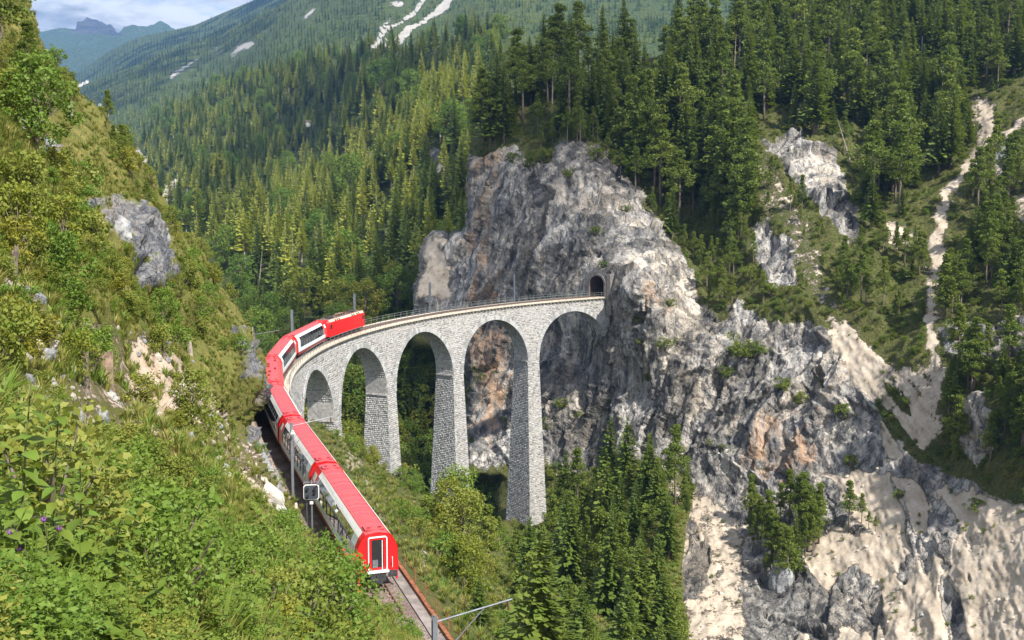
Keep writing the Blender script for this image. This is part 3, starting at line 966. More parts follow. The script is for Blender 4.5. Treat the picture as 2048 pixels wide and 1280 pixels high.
def solid(depth):
    """intervals of s filled with masonry at this depth"""
    dep_arch = SPD - depth
    if dep_arch >= AR:
        return [(S0, S1)]
    out = []
    if dep_arch >= 0:
        hw = math.sqrt(AR * AR - dep_arch * dep_arch)
        edges = [S0]
        for k in range(6):
            c = SA + SD * k
            edges += [c - hw, c + hw]
        edges.append(S1)
        for i in range(0, len(edges) - 1, 2):
            if edges[i + 1] - edges[i] > 0.05:
                out.append((edges[i], edges[i + 1]))
        return out
    for k, c in enumerate(PIERS):
        if DECK - depth > PBASE[k]:
            h = pier_half(depth)
            out.append((c - h, c + h))
    return out


def pier_half(depth):
    return (SD - 2 * AR) / 2 + 0.025 * max(0.0, depth - SPD)


viaduct = empty('viaduct', tuple(track(66, 0, -30)))
VI = viaduct.matrix_basis.inverted()
VOFF = np.array(viaduct.location)
tag(viaduct, 'curved grey stone viaduct with tall tapering piers and round arches', 'viaduct')

# core walls: spandrels with the arch barrels
core = MB()
ss = np.unique(np.concatenate([np.arange(S0, S1, 0.8), [S1]] + [SA + SD * k + np.linspace(-AR, AR, 41) for k in range(6)]))
ss = ss[(ss >= S0) & (ss <= S1)]
rows = []
for s in ss:
    kk = int(round((s - SA) / SD))
    kk = min(max(kk, 0), 5)
    q = AR * AR - (s - SA - SD * kk) ** 2
    dpt = SPD - (math.sqrt(q) if q > 0 else 0.0)
    if q <= 0 and not (PIERS and any(abs(s - c) < SD / 2 - AR + 0.01 for c in PIERS)):
        dpt = SPD
    rows.append((s, dpt))
vs, fs = [], []
for s, dpt in rows:
    a = 0.03
    vs += [wall_pt(s, 0, 1, -a), wall_pt(s, dpt, 1, -a), wall_pt(s, dpt, -1, -a), wall_pt(s, 0, -1, -a)]
    vs[-3] = vs[-3] + np.array([0, 0, 0.03])
    vs[-2] = vs[-2] + np.array([0, 0, 0.03])
for i in range(len(rows) - 1):
    b = 4 * i
    for k in range(4):
        fs.append((b + k, b + (k + 1) % 4, b + 4 + (k + 1) % 4, b + 4 + k))
core.add([v - VOFF for v in vs], fs)
core.build('spandrel_wall', M['mortar'], viaduct)
for k, c in enumerate(PIERS):
    pb = MB()
    d1 = DECK - PBASE[k]
    h0, h1 = pier_half(SPD) - 0.03, pier_half(d1) - 0.03
    P8 = []
    for dep, h in ((d1, h1), (SPD - 0.01, h0)):
        P8 += [wall_pt(c - h, dep, 1, -0.03), wall_pt(c + h, dep, 1, -0.03), wall_pt(c + h, dep, -1, -0.03), wall_pt(c - h, dep, -1, -0.03)]
    pb.hexa([p - VOFF for p in P8])
    pb.build('pier', M['mortar'], viaduct)


class Stones:
    """rough-faced blocks standing proud of a wall"""
    def __init__(self):
        self.V, self.T = [], []

    def block(self, a, b, c, d, n, tone):
        """four corners in order and the outward normal"""
        a, b, c, d, n = [np.asarray(q, float) for q in (a, b, c, d, n)]
        m_ = (a + b + c + d) / 4
        g = 0.035
        out = R.uniform(0.02, 0.08)
        base = [q + (m_ - q) / (np.linalg.norm(m_ - q) + 1e-6) * g - n * 0.05 for q in (a, b, c, d)]
        top = [q + (m_ - q) * R.uniform(0.05, 0.14) + n * (out + R.uniform(-0.02, 0.02)) for q in base]
        self.V += base + top
        self.T += [tone] * 8

    def build(self, name, parent, off):
        V = np.array(self.V) - off
        n = len(V) // 8
        b = np.arange(n)[:, None] * 8
        F = np.concatenate([b + np.array(f) for f in ([4, 5, 6, 7], [0, 1, 5, 4], [1, 2, 6, 5], [2, 3, 7, 6], [3, 0, 4, 7])])
        me = mesh_np(name, V, F, mat=M['masonry'], smooth=False, attrs={'tone': np.array(self.T)})
        o = obj(name, me, parent)
        tag(o, kind='stuff')
        return o


def tone(face=1.0):
    r = R.random()
    v = R.uniform(0.26, 0.43) if r > 0.18 else R.uniform(0.15, 0.26)
    wv = R.uniform(-0.02, 0.03)
    return (v + wv * 0.5, v, v - wv * 0.3)


def cuts(a, b, lo=0.38, hi=0.90):
    xs = [a]
    while xs[-1] < b - hi:
        xs.append(xs[-1] + R.uniform(lo, hi))
    if b - xs[-1] > hi * 0.9:
        xs.append((xs[-1] + b) / 2)
    xs.append(b)
    return xs


CH = 0.37
RING = 0.85
for side in (1, -1):
    st = Stones()
    depth = 0.05
    while depth < 56:
        d2 = depth + CH
        mid = depth + CH / 2
        for (a, b) in solid(mid):
            # leave room for the arch ring
            if SPD - mid >= 0:
                A = SPD - mid
                if A < AR + RING:
                    hw = math.sqrt(max(0, (AR + RING) ** 2 - A * A))
                    pieces = []
                    for k in range(7):
                        lo = SA + SD * (k - 1) + hw if k else S0
                        hi = SA + SD * k - hw if k < 6 else S1
                        pieces.append((max(lo, S0), min(hi, S1)))
                    if (a, b) == (S0, S1):
                        segs = pieces
                    else:
                        segs = [p for p in pieces if p[0] >= a - 0.01 and p[1] <= b + 0.01]
                else:
                    segs = [(a, b)]
            else:
                segs = [(a, b)]
            for (sa, sb) in segs:
                if sb - sa < 0.12 or (side < 0 and sa > 120):
                    continue
                xs = cuts(sa, sb)
                for x1, x2 in zip(xs[:-1], xs[1:]):
                    th = heading(max((x1 + x2) / 2, 0))
                    n = np.array([-math.sin(th), math.cos(th), 0.05]) * side
                    n[2] = 0.05
                    st.block(wall_pt(x1, d2, side), wall_pt(x2, d2, side), wall_pt(x2, depth, side), wall_pt(x1, depth, side), n, tone())
        depth = d2
    st.build('face_masonry' if side > 0 else 'rear_masonry', viaduct, VOFF)
# pier flanks and arch soffits
st = Stones()
for k, c in enumerate(PIERS):
    depth = SPD
    while DECK - depth > PBASE[k]:
        d2 = depth + CH
        for sg in (1, -1):
            xs = cuts(-1.0, 1.0, 0.45 / 5, 1.0 / 5)
            for x1, x2 in zip(xs[:-1], xs[1:]):
                h0, h1 = pier_half(depth), pier_half(d2)
                w0, w1 = float(halfw(depth)), float(halfw(d2))
                th = heading(c)
                n = np.array([math.cos(th), math.sin(th), 0.025]) * sg
                n[2] = 0.025
                st.block(track(c + sg * h1, x1 * w1, DECK - d2), track(c + sg * h1, x2 * w1, DECK - d2), track(c + sg * h0, x2 * w0, DECK - depth), track(c + sg * h0, x1 * w0, DECK - depth), n, tone())
        depth = d2
for k in range(6):
    c = SA + SD * k
    na = 70
    for i in range(na):
        a0, a1 = math.pi * i / na, math.pi * (i + 1) / na
        xs = cuts(-1.0, 1.0, 0.45 / 4.5, 1.0 / 4.5)
        for x1, x2 in zip(xs[:-1], xs[1:]):
            q = []
            for aa, xx in ((a0, x1), (a0, x2), (a1, x2), (a1, x1)):
                dep = SPD - AR * math.sin(aa)
                q.append(track(c - AR * math.cos(aa), xx * float(halfw(dep)) * 0.97, DECK - dep))
            am = (a0 + a1) / 2
            th = heading(max(c, 0))
            n = np.array([math.cos(th) * math.cos(am), math.sin(th) * math.cos(am), -math.sin(am)])
            st.block(q[0], q[1], q[2], q[3], n, tone())
st.build('flank_masonry', viaduct, VOFF)
# arch ring stones, one by one
NV = 50
mats_v = []
for i in range(5):
    g = 0.27 + 0.04 * i
    mats_v.append(simple('ring_stone_%s' % 'abcde'[i], (g, g, g * 1.01), 0.92, var=0.35, scale=3, bumpd=0.04))
wedges = []
for i in range(5):
    wv = math.pi * AR / NV / 2 * 0.93
    wo = wv * (AR + RING) / AR
    mb = MB()
    pr = 0.10 + 0.02 * (i % 3)
    mb.hexa([(-wv, -0.15, 0), (wv, -0.15, 0), (wv, pr, 0.0), (-wv, pr, 0.0), (-wo, -0.15, RING), (wo, -0.15, RING), (wo, pr - 0.02, RING * 0.99), (-wo, pr - 0.02, RING * 0.99)])
    wedges.append(mb.mesh('voussoir', mats_v[i]))
for k in range(6):
    c = SA + SD * k
    for i in range(NV):
        aa = math.pi * (i + 0.5) / NV
        dep = SPD - AR * math.sin(aa)
        s = c - AR * math.cos(aa)
        p = wall_pt(s, dep, 1, 0.0)
        th = heading(max(s, 0))
        along = Vector((math.cos(th), math.sin(th), 0))
        outw = Vector((-math.sin(th), math.cos(th), 0))
        rad = (along * -math.cos(aa) + Vector((0, 0, 1)) * math.sin(aa))
        rad = (rad - outw * 0.05 * math.sin(aa)).normalized()
        outw = (outw - rad * outw.dot(rad)).normalized()
        tan = outw.cross(rad)
        q = Vector(p - VOFF)
        mt = Matrix(((tan.x, outw.x, rad.x, q.x), (tan.y, outw.y, rad.y, q.y), (tan.z, outw.z, rad.z, q.z), (0, 0, 0, 1)))
        obj('voussoir', wedges[R.randrange(5)], viaduct, mtx=mt)
# cornice, corbels, coping walk
cs = np.arange(S0, 146.01, 1.0)


def ribbon(name, mat, s_list, prof, parent=None, off=VOFF, cap=True):
    """sweep a closed profile of (offset, height above rail) along the line"""
    n = len(prof)
    vs, fs = [], []
    for s in s_list:
        for o, z in prof:
            vs.append(track(s, o, z) - off)
    for i in range(len(s_list) - 1):
        for k in range(n):
            fs.append((i * n + k, i * n + (k + 1) % n, (i + 1) * n + (k + 1) % n, (i + 1) * n + k))
    if cap:
        fs.append(tuple(range(n)))
        fs.append(tuple((len(s_list) - 1) * n + k for k in range(n - 1, -1, -1)))
    return MB().add(vs, fs).build(name, mat, parent)


for side in (1, -1):
    ribbon('coping', M['coping'], cs, [(side * o, z) for o, z in ((1.35, -0.44), (2.22, -0.44), (2.24, -0.16), (1.35, -0.14))], viaduct)
cb = MB()
for s in np.arange(S0 + 0.4, 138, 1.02):
    for side in (1, -1):
        mt = frame(float(s))
        for (o0, o1, z0, z1) in ((1.72, 2.08, -0.80, -0.44),):
            q = []
            for z in (z0, z1):
                for dx, oo in ((-0.17, o0), (0.17, o0), (0.17, o1 if z == z1 else o1 - 0.12), (-0.17, o1 if z == z1 else o1 - 0.12)):
                    q.append(np.array(track(s + dx, side * oo, z)) - VOFF)
            cb.hexa(q)
tag(cb.build('corbels', M['coping'], viaduct), kind='stuff')
# string course of rough stones at the springing
for k, c in enumerate(PIERS):
    sc_ = MB()
    hp = pier_half(SPD) + 0.16
    wq = float(halfw(SPD)) * 0.96
    for sg in (1, -1):
        for j in range(9):
            o = -wq + (j + 0.5) * 2 * wq / 9
            q = []
            for z in (SPR - 0.24 + R.uniform(-.05, .05), SPR + 0.06):
                for ds, oo in ((-0.3, o - 0.22), (0.06, o - 0.22), (0.06, o + 0.22), (-0.3, o + 0.22)):
                    q.append(np.array(track(c + sg * (hp + ds), oo, z)) - VOFF)
            sc_.hexa(q)
    sc_.build('string_course', M['masonry_dark'] if 'masonry_dark' in M else M['mortar'], viaduct)

# railings on both edges
post_me = MB().box((0, 0, 0.55), (0.07, 0.05, 1.1)).mesh('post', M['railing'])
for side, lab in ((1, 'low grey metal railing along the near edge of the viaduct'), (-1, 'low grey metal railing along the far edge of the viaduct')):
    rl = empty('bridge_railing', tuple(track(66, side * 2.12, -0.15)))
    tag(rl, lab, 'railing')
    ro = np.array(rl.location)
    for s in np.arange(S0 + 0.5, 143, 2.0):
        p = track(s, side * 2.12, -0.16)
        o = obj('post', post_me, rl, loc=tuple(p - ro))
        o.rotation_euler = (0, 0, heading(max(float(s), 0)))
    for z in (0.92, 0.50):
        tb = MB().tube([track(s, side * 2.12, z) - ro for s in np.arange(S0 + 0.5, 143, 1.0)], 0.028, 5)
        tb.build('handrail', M['railing'], rl)

# ------------------------------------------------------------------ track bed, rails, sleepers
m, t, b = material('ballast')
c = t.coord((1, 1, 1))
vor = t.node('ShaderNodeTexVoronoi'); vor.inputs['Scale'].default_value = 11
t.l.new(c, vor.inputs['Vector'])
sepc = t.node('ShaderNodeSeparateColor'); t.l.new(vor.outputs['Color'], sepc.inputs[0])
col = t.mix(sepc.outputs[0], (0.115, 0.085, 0.075), (0.34, 0.28, 0.25))
col = t.mix(t.ramp(t.noise(c, 0.5, 4), 0.4, 0.65), col, (0.15, 0.105, 0.09))
t.put(b.inputs['Base Color'], col)
b.inputs['Roughness'].default_value = 0.95
t.put(b.inputs['Normal'], t.bump(vor.outputs['Distance'], 1.0, 0.12))
M['ballast'] = m
ZERO = np.zeros(3)
bed = ribbon('track_bed_ground', M['ballast'], np.arange(-14, 262, 2.0), [(-1.36, -0.40), (1.36, -0.40), (1.34, -0.20), (0.95, -0.13), (-0.95, -0.13), (-1.34, -0.20)], None, ZERO)
tag(bed, kind='structure')
bench = ribbon('bench_ground', M['ballast'], np.arange(139.5, 266, 1.5), [(-6.5, -0.9), (2.35, -0.9), (2.3, -0.30), (-3.0, -0.26), (-6.5, 0.2)], None, ZERO)
tag(bench, kind='structure')
walk = ribbon('walkway_path', M['walkway'], np.arange(146.3, 266, 1.5), [(1.42, -0.35), (2.1, -0.35), (2.1, -0.20), (1.42, -0.20)], None, ZERO)
tag(walk, kind='structure')
trk = empty('railway_track', tuple(track(200, 0, -0.1)))
tag(trk, 'single railway track with rusty rails and sleepers running under the train', 'railway track')
TO = np.array(trk.location)
for o in (-0.535, 0.535):
    prof = [(o - 0.055, -0.135), (o + 0.055, -0.135), (o + 0.05, -0.115), (o + 0.012, -0.10), (o + 0.012, -0.04), (o + 0.034, -0.03), (o + 0.034, 0.0), (o - 0.034, 0.0), (o - 0.034, -0.03), (o - 0.012, -0.04), (o - 0.012, -0.10), (o - 0.05, -0.115)]
    ribbon('rail', M['rail'], np.arange(-12, 258, 1.5), prof, trk, TO)
slm = [MB().box((0, 0, -0.19), (0.24 + 0.02 * i, 1.85, 0.17)).mesh('sleeper', M['sleeper']) for i in range(2)]
far_sl = MB()
for s in np.arange(-6, 256, 0.68):
    p = track(s)
    if s > 198:
        o = obj('sleeper', slm[R.randrange(2)], trk, loc=tuple(p - TO + np.array([0, 0, 0.05])))
        o.rotation_euler = (0, 0, heading(s) + R.uniform(-.02, .02))
    else:
        far_sl.box(tuple(p - TO + np.array([0, 0, -0.14])), (0.24, 1.85, 0.17), Matrix.Rotation(heading(max(s, 0)), 3, 'Z'))
tag(far_sl.build('sleepers', M['sleeper'], trk), kind='stuff')
# rusty edge beam with posts beside the walkway
eb = empty('edge_fence', tuple(track(205, 2.25, -0.3)))
tag(eb, 'rusty edge beam with thin iron posts beside the walkway', 'fence')
EO = np.array(eb.location)
ribbon('edge_beam', M['rust'], np.arange(150, 262, 1.5), [(2.12, -0.5), (2.40, -0.5), (2.40, 0.0), (2.12, 0.0)], eb, EO)
pm = MB().box((0, 0, 0.55), (0.06, 0.06, 1.3)).mesh('fence_post', M['rust'])
for s in np.arange(152, 240, 2.6):
    o = obj('fence_post', pm, eb, loc=tuple(track(s, 2.52, -0.45) - EO))
    o.rotation_euler = (R.uniform(-.04, .04), R.uniform(-.04, .04), heading(s))
ribbon('fence_wire', M['rust'], np.arange(152, 240, 2.6), [(2.54, 0.52), (2.56, 0.52), (2.56, 0.54), (2.54, 0.54)], eb, EO)

# ------------------------------------------------------------------ tunnel portal
po = empty('tunnel_portal', tuple(track(0.8, 0, -0.3)), heading(0) + 0.38)
tag(po, 'dark arched stone tunnel mouth in the cliff at the end of the viaduct', 'tunnel')
NP = 22


def portal_ring(r, h, x):
    pts = [(x, r, -0.4)]
    for i in range(NP + 1):
        a = math.pi * i / NP
        pts.append((x, r * math.cos(a), h + r * math.sin(a)))
    pts.append((x, -r, -0.4))
    return pts


# local x runs back out along the line (heading), so the tunnel goes to -x
lin = MB()
A_, B_ = portal_ring(2.05, 2.95, 0.0), portal_ring(2.05, 2.95, -13.0)
n = len(A_)
lin.add(A_ + B_, [(i, i + 1, n + i + 1, n + i) for i in range(n - 1)] + [tuple(range(n, 2 * n))])
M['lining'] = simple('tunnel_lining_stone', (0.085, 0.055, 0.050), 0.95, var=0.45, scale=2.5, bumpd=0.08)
lin.build('tunnel_lining', M['lining'], po)
A_, B_ = portal_ring(2.05, 2.95, 0.15), portal_ring(2.5, 3.0, 0.15)
M['portalstone'] = simple('sooty_portal_stone', (0.17, 0.155, 0.15), 0.95, var=0.4, scale=3, bumpd=0.05)  # dark grey stone with mottled tone
for i in range(n - 1):
    j = i + 1
    rg = MB()
    q = [A_[i], A_[j], B_[j], B_[i]]
    q = [Vector(v) for v in q]
    mid = sum(q, Vector()) / 4
    q = [mid + (v - mid) * 0.95 for v in q]
    rg.hexa([v + Vector((-1.6, 0, 0)) for v in q] + [v + Vector((R.uniform(0, .08), 0, 0)) for v in q])
    rg.build('portal_stone', M['portalstone'], po)
wg_ = MB()
C_ = portal_ring(2.7, 3.2, 0.0)
wg_.hexa([(-4.0, 2.72, -4), (0.05, 2.72, -4), (0.05, 4.1, -4), (-4.0, 4.1, -4), (-4.0, 2.72, 5.4), (0.05, 2.72, 5.4), (0.05, 3.7, 5.4), (-4.0, 3.7, 5.4)])
wg_.build('portal_wing_wall', M['portalstone'], po)

hw = MB()
A_, B_ = portal_ring(2.35, 3.05, -0.2), portal_ring(3.6, 3.0, -0.2)
hw.add(A_ + B_, [(i, i + 1, n + i + 1, n + i) for i in range(n - 1)])
hw.build('portal_headwall', M['portalstone'], po)

# ------------------------------------------------------------------ the train
PR = [(1.24, 0.50), (1.33, 0.98), (1.34, 1.52), (1.30, 2.52), (1.07, 3.06), (0.79, 3.40), (0.0, 3.52)]
LH = 8.95                                  # half length of a coach body


def band(mb, i, j, x0, x1, side, proud=0.0, thick=0.05):
    """panel on the body side between profile points i and j"""
    (y0, z0), (y1, z1) = PR[i], PR[j]
    ny, nz = z1 - z0, -(y1 - y0)
    L = math.hypot(ny, nz)
    ny, nz = ny / L, nz / L
    q = []
    for off in (proud - thick, proud):
        q += [(x0, side * (y0 + ny * off), z0 + nz * off), (x1, side * (y0 + ny * off), z0 + nz * off), (x1, side * (y1 + ny * off), z1 + nz * off), (x0, side * (y1 + ny * off), z1 + nz * off)]
    return mb.hexa(q)


def endwall(mb, x, thick, inner=0.0):
    pts = [(-y, z) for y, z in PR[1:]] + [(y, z) for y, z in reversed(PR[1:-1])]
    n = len(pts)
    mb.add([(x - thick / 2, y, z) for y, z in pts] + [(x + thick / 2, y, z) for y, z in pts],
           [tuple(range(n)), tuple(range(2 * n - 1, n - 1, -1))] + [(i, n + i, n + (i + 1) % n, (i + 1) % n) for i in range(n)])
    return mb


wheel_me = MB().tube([(0, -0.06, 0), (0, 0.06, 0)], 0.36, 14).mesh('wheel', M['dark'])


def bogie(parent, x):
    bo = MB().box((0, 0.82, 0.42), (2.5, 0.12, 0.22)).box((0, -0.82, 0.42), (2.5, 0.12, 0.22)).box((0, 0, 0.46), (0.5, 1.7, 0.26)).build('bogie', M['dark'], parent)
    bo.location = (x, 0, 0)
    for wx in (-0.9, 0.9):
        for wy in (-0.535, 0.535):
            obj('wheel', wheel_me, bo, loc=(wx, wy, 0.36))
    return bo


NB = 9
X0, X1 = -LH + 2.0, LH - 2.3           # glazed part (towards -x: the rear)


def panes():
    """shared meshes of one glazing bay"""
    out = {}
    wbay = (X1 - X0) / NB
    for side in (1, -1):
        a = MB(); band(a, 2, 3, -wbay / 2 + 0.04, wbay / 2 - 0.04, side, -0.03, 0.02)
        c_ = MB(); band(c_, 3, 4, -wbay / 2 + 0.04, wbay / 2 - 0.04, side, -0.02, 0.02)
        out[side] = (a.mesh('window_pane', M['glass']), c_.mesh('roof_pane', M['glass']))
    return out


PANES = panes()
_proto = {}


def coach_parts(kind):
    """list of (name, mesh, [sub parts]) shared by all coaches of a kind"""
    L = []

    def add(name, mb, mat, subs=None, smooth=False):
        L.append((name, mb.mesh(name, mat, smooth), subs or []))
    lo = MB(); sk = MB(); re_ = MB(); we = MB(); rb = MB(); fr_ = MB(); rd = MB(); sd = MB()
    pano = kind != 'service'
    for side in (1, -1):
        band(lo, 1, 2, -LH + 0.02, LH - 0.02, side)
        band(sk, 0, 1, -LH + 0.9, LH - 0.9, side, -0.015)
        if pano:
            band(rb, 4, 5, X0 - 1.3, X1 + 0.2, side)
            # white cheek at the rear, red cheek at the front
            band(we, 2, 3, X0 - 1.3, X0, side); band(we, 3, 4, X0 - 1.3, X0, side)
            band(re_, 1, 2, -LH, X0 - 1.3, side, 0.012); band(re_, 2, 3, -LH, X0 - 1.3, side); band(re_, 3, 4, -LH, X0 - 1.3, side); band(re_, 4, 5, -LH, X0 - 1.3, side)
            band(re_, 2, 3, X1 + 0.2, LH, side); band(re_, 3, 4, X1, LH, side); band(re_, 4, 5, X1 + 0.2, LH, side); band(re_, 1, 2, X1 + 1.0, LH, side, 0.012)
            band(we, 2, 3, X1, X1 + 0.2, side)
            # belt rail and mullions
            wbay = (X1 - X0) / NB
            y, z = PR[3]
            fr_.box(((X0 + X1) / 2, side * (y - 0.01), z), (X1 - X0, 0.05, 0.09))
            for k in range(NB + 1):
                x = X0 + wbay * k
                band(fr_, 2, 3, x - 0.035, x + 0.035, side, 0.0, 0.06)
                band(sd, 3, 4, x - 0.022, x + 0.022, side, -0.005, 0.05)
        else:
            band(re_, 1, 2, -LH, LH, side, 0.012); band(re_, 2, 3, -LH, LH, side); band(re_, 3, 4, -LH, LH, side); band(rb, 4, 5, -LH, LH, side)
    endwall(rd, -LH + 0.06, 0.12)
    endwall(rd, LH - 0.06, 0.12)
    # roof
    rf = MB()
    for side in (1, -1):
        band(rf, 5, 6, -LH + 0.02, LH - 0.02, side, 0.0, 0.06)
    seams = MB()
    for k in range(16):
        x = -LH + 1.6 + k * (2 * LH - 3.2) / 15
        for side in (1, -1):
            band(seams, 5, 6, x - 0.012, x + 0.012, side, 0.012, 0.03)
    for side in (1, -1):
        seams.box((0, side * 0.74, 3.43), (2 * LH - 0.3, 0.03, 0.035))
    add('body', lo, M['sidewhite'] if pano else M['red'])
    add('skirt', sk, M['darkred'])
    add('end_cheek', re_, M['red'])
    if pano:
        add('white_cheek', we, M['sidewhite'])
        add('window_frame', fr_, M['dark'])
        add('roof_mullion', sd, M['steel'])
    add('roof_edge', rb, M['white'] if pano else M['roofred'])
    add('end_wall', rd, M['red'])
    L.append(('roof', rf.mesh('roof', M['roofred']), [('roof_seam', seams.mesh('roof_seam', M['roofred']))]))
    # roof hatches near the ends
    for x in (-LH + 1.1, LH - 1.2):
        ht = MB()
        ht.box((x, 0, 3.53), (0.9, 1.3, 0.06))
        add('roof_hatch', ht, M['roofred'])
    vt = MB()
    for x, y in ((-LH + 0.9, 0.35), (-LH + 0.9, -0.35), (LH - 1.2, 0.35), (LH - 1.2, -0.35)):
        vt.cyl((x, y, 3.5), (x, y, 3.60), 0.13, 10)
    if not pano:
        for x, y in ((3, .4), (1.2, .42), (-2.4, .3), (-5, .4), (5.5, -.4), (-0.5, -.35)):
            vt.box((x, y, 3.56), (0.42, 0.26, 0.14))
    add('roof_vent', vt, M['darkred'])
    # white emblem panel on the red front cheek (a plain pale flag shape)
    if pano:
        fl = MB()
        for side in (1, -1):
            q = MB()
            band(fl, 3, 4, LH - 1.55, LH - 0.75, side, 0.012, 0.01)
        add('white_flag_panel', fl, M['white'])
    # interior
    it = MB()
    it.box((0, 0, 1.02), (2 * LH - 0.4, 2.5, 0.06))
    L.append(('floor', it.mesh('floor', M['dark']), []))
    if pano:
        se = MB()
        for k in range(9):
            x = X0 + 0.9 + k * 1.5
            for y in (0.85, 0.38, -0.85):
                se.box((x, y, 1.42), (0.5, 0.44, 0.10)).box((x + 0.26 * (1 if k % 2 else -1), y, 1.78), (0.10, 0.44, 0.75))
        add('seats', se, M['seat'])
    # gangway, buffers
    gw = MB()
    for x in (-LH - 0.16, LH + 0.16):
        gw.box((x, 0, 2.05), (0.32, 1.25, 2.1))
    if kind != 'rear':
        add('gangway', gw, M['black'])
    else:
        g2 = MB().box((LH + 0.16, 0, 2.05), (0.32, 1.25, 2.1))
        add('gangway', g2, M['black'])
    cp = MB()
    for x in (-LH - 0.1, LH + 0.1):
        cp.box((x, 0, 0.72), (0.5, 0.22, 0.22))
    add('coupler', cp, M['dark'])
    ub = MB().box((0, 0, 0.72), (9.0, 1.9, 0.45))
    add('underframe', ub, M['dark'])
    return L


def coach(s, kind, label):
    if kind not in _proto:
        _proto[kind] = coach_parts(kind)
    root = empty('railway_coach')
    a, b = track(s - 6.4), track(s + 6.4)
    mt = frame(s)
    tdir = Vector(a - b).normalized()
    yv = Vector((0, 0, 1)).cross(tdir).normalized()
    zv = tdir.cross(yv)
    p = (a + b) / 2
    root.matrix_basis = Matrix(((tdir.x, yv.x, zv.x, p[0]), (tdir.y, yv.y, zv.y, p[1]), (tdir.z, yv.z, zv.z, p[2]), (0, 0, 0, 1)))
    tag(root, label, 'railway coach', 'coaches of the red express train')
    for name, me, subs in _proto[kind]:
        o = obj(name, me, root)
        for n2, m2 in subs:
            obj(n2, m2, o)
    if kind != 'service':
        wbay = (X1 - X0) / NB
        for k in range(NB):
            for side in (1, -1):
                a_, c_ = PANES[side]
                x = X0 + wbay * (k + 0.5)
                obj('window_pane', a_, root, loc=(x, 0, 0))
                obj('roof_pane', c_, root, loc=(x, 0, 0))
    for x in (-6.4, 6.4):
        bogie(root, x)
    return root


SREAR = 201.75
CL = 18.42
labels = ['rearmost red and white panorama coach with the open end door facing us',
          'second panorama coach from the rear, behind the grey catenary mast',
          'third coach from the rear, pink roof, at the foot of the viaduct bend',
          'red service coach with plain vented roof at the sharpest part of the bend',
          'panorama coach just behind the foremost one, entering the viaduct',
          'foremost panorama coach, coupled to the red locomotive']
coaches = []
for i in range(6):
    kind = 'rear' if i == 0 else ('service' if i == 3 else 'mid')
    coaches.append(coach(SREAR - LH - 0.05 - CL * i, kind, labels[i]))
rear = coaches[0]
# the end door of the last coach
X = -LH - 0.0


def yz_ring(w0, h0, z0, w1, h1, z1, x0, x1, n=5):
    """rounded rectangular frame facing -x"""
    def rr(w, h, z, r):
        pts = []
        for cx_, cz_, a0 in ((w / 2 - r, z + r, -90), (w / 2 - r, z + h - r, 0), (-w / 2 + r, z + h - r, 90), (-w / 2 + r, z + r, 180)):
            for i in range(n):
                a = math.radians(a0 + 90 * i / (n - 1))
                pts.append((cx_ + r * math.cos(a), cz_ + r * math.sin(a)))
        return pts
    A, B = rr(w0, h0, z0, 0.16), rr(w1, h1, z1, 0.10)
    k = len(A)
    mb = MB()
    vs = [(x0, y, z) for y, z in A] + [(x1, y, z) for y, z in A] + [(x1, y, z) for y, z in B] + [(x0, y, z) for y, z in B]
    fs = []
    for i in range(k):
        j = (i + 1) % k
        for r in range(4):
            r2 = (r + 1) % 4
            fs.append((r * k + i, r * k + j, r2 * k + j, r2 * k + i))
    return mb.add(vs, fs)


dr = yz_ring(1.24, 2.28, 0.98, 1.12, 2.16, 1.04, X, X - 0.12).build('end_door', M['white'], rear)
yz_ring(1.13, 2.17, 1.04, 0.80, 1.88, 1.18, X + 0.0, X - 0.05).build('door_leaf', M['red'], dr)
MB().box((X - 0.02, 0, 2.16), (0.02, 0.74, 1.84)).build('door_window', M['black'], dr)
MB().box((X - 0.045, -0.30, 2.05), (0.03, 0.04, 1.9)).build('door_edge', M['white'], dr)
MB().box((X - 0.045, 0.16, 1.50), (0.03, 0.34, 0.5)).build('door_notice', M['steel'], dr)
MB().box((X - 0.16, 0, 1.02), (0.34, 1.36, 0.09)).build('door_sill', M['white'], dr)
MB().box((X - 0.12, 0, 0.62), (0.3, 1.0, 0.5)).box((X - 0.2, 0, 0.45), (0.5, 0.5, 0.35)).build('buffer_beam', M['dark'], rear)
MB().box((X - 0.05, -0.98, 0.76), (0.14, 0.56, 0.40)).build('step_box', M['dark'], rear)
for y in (1.05, -1.05):
    MB().cyl((X - 0.0, y * 0.88, 1.42), (X - 0.06, y * 0.88, 1.42), 0.09, 12).build('tail_lamp', M['darkred'], rear)
    MB().hexa([(X + 0.02, y * 1.24, 0.40), (X - 0.12, y * 1.22, 0.40), (X - 0.12, y * 1.12, 0.40), (X + 0.02, y * 1.12, 0.40), (X + 0.02, y * 1.27, 1.0), (X - 0.03, y * 1.26, 1.0), (X - 0.03, y * 1.12, 1.0), (X + 0.02, y * 1.12, 1.0)]).build('end_skirt', M['red'], rear)
    MB().tube([(X - 0.02, y * 0.9, 1.15), (X - 0.10, y * 0.9, 1.2), (X - 0.10, y * 0.9, 1.8), (X - 0.02, y * 0.9, 1.85)], 0.018, 6).build('grab_rail', M['white'], rear)
    MB().tube([(X - 0.06, y * 0.42, 0.9), (X - 0.14, y * 0.44, 0.6), (X - 0.12, y * 0.40, 0.45)], 0.03, 6).build('brake_hose', M['black'], rear)

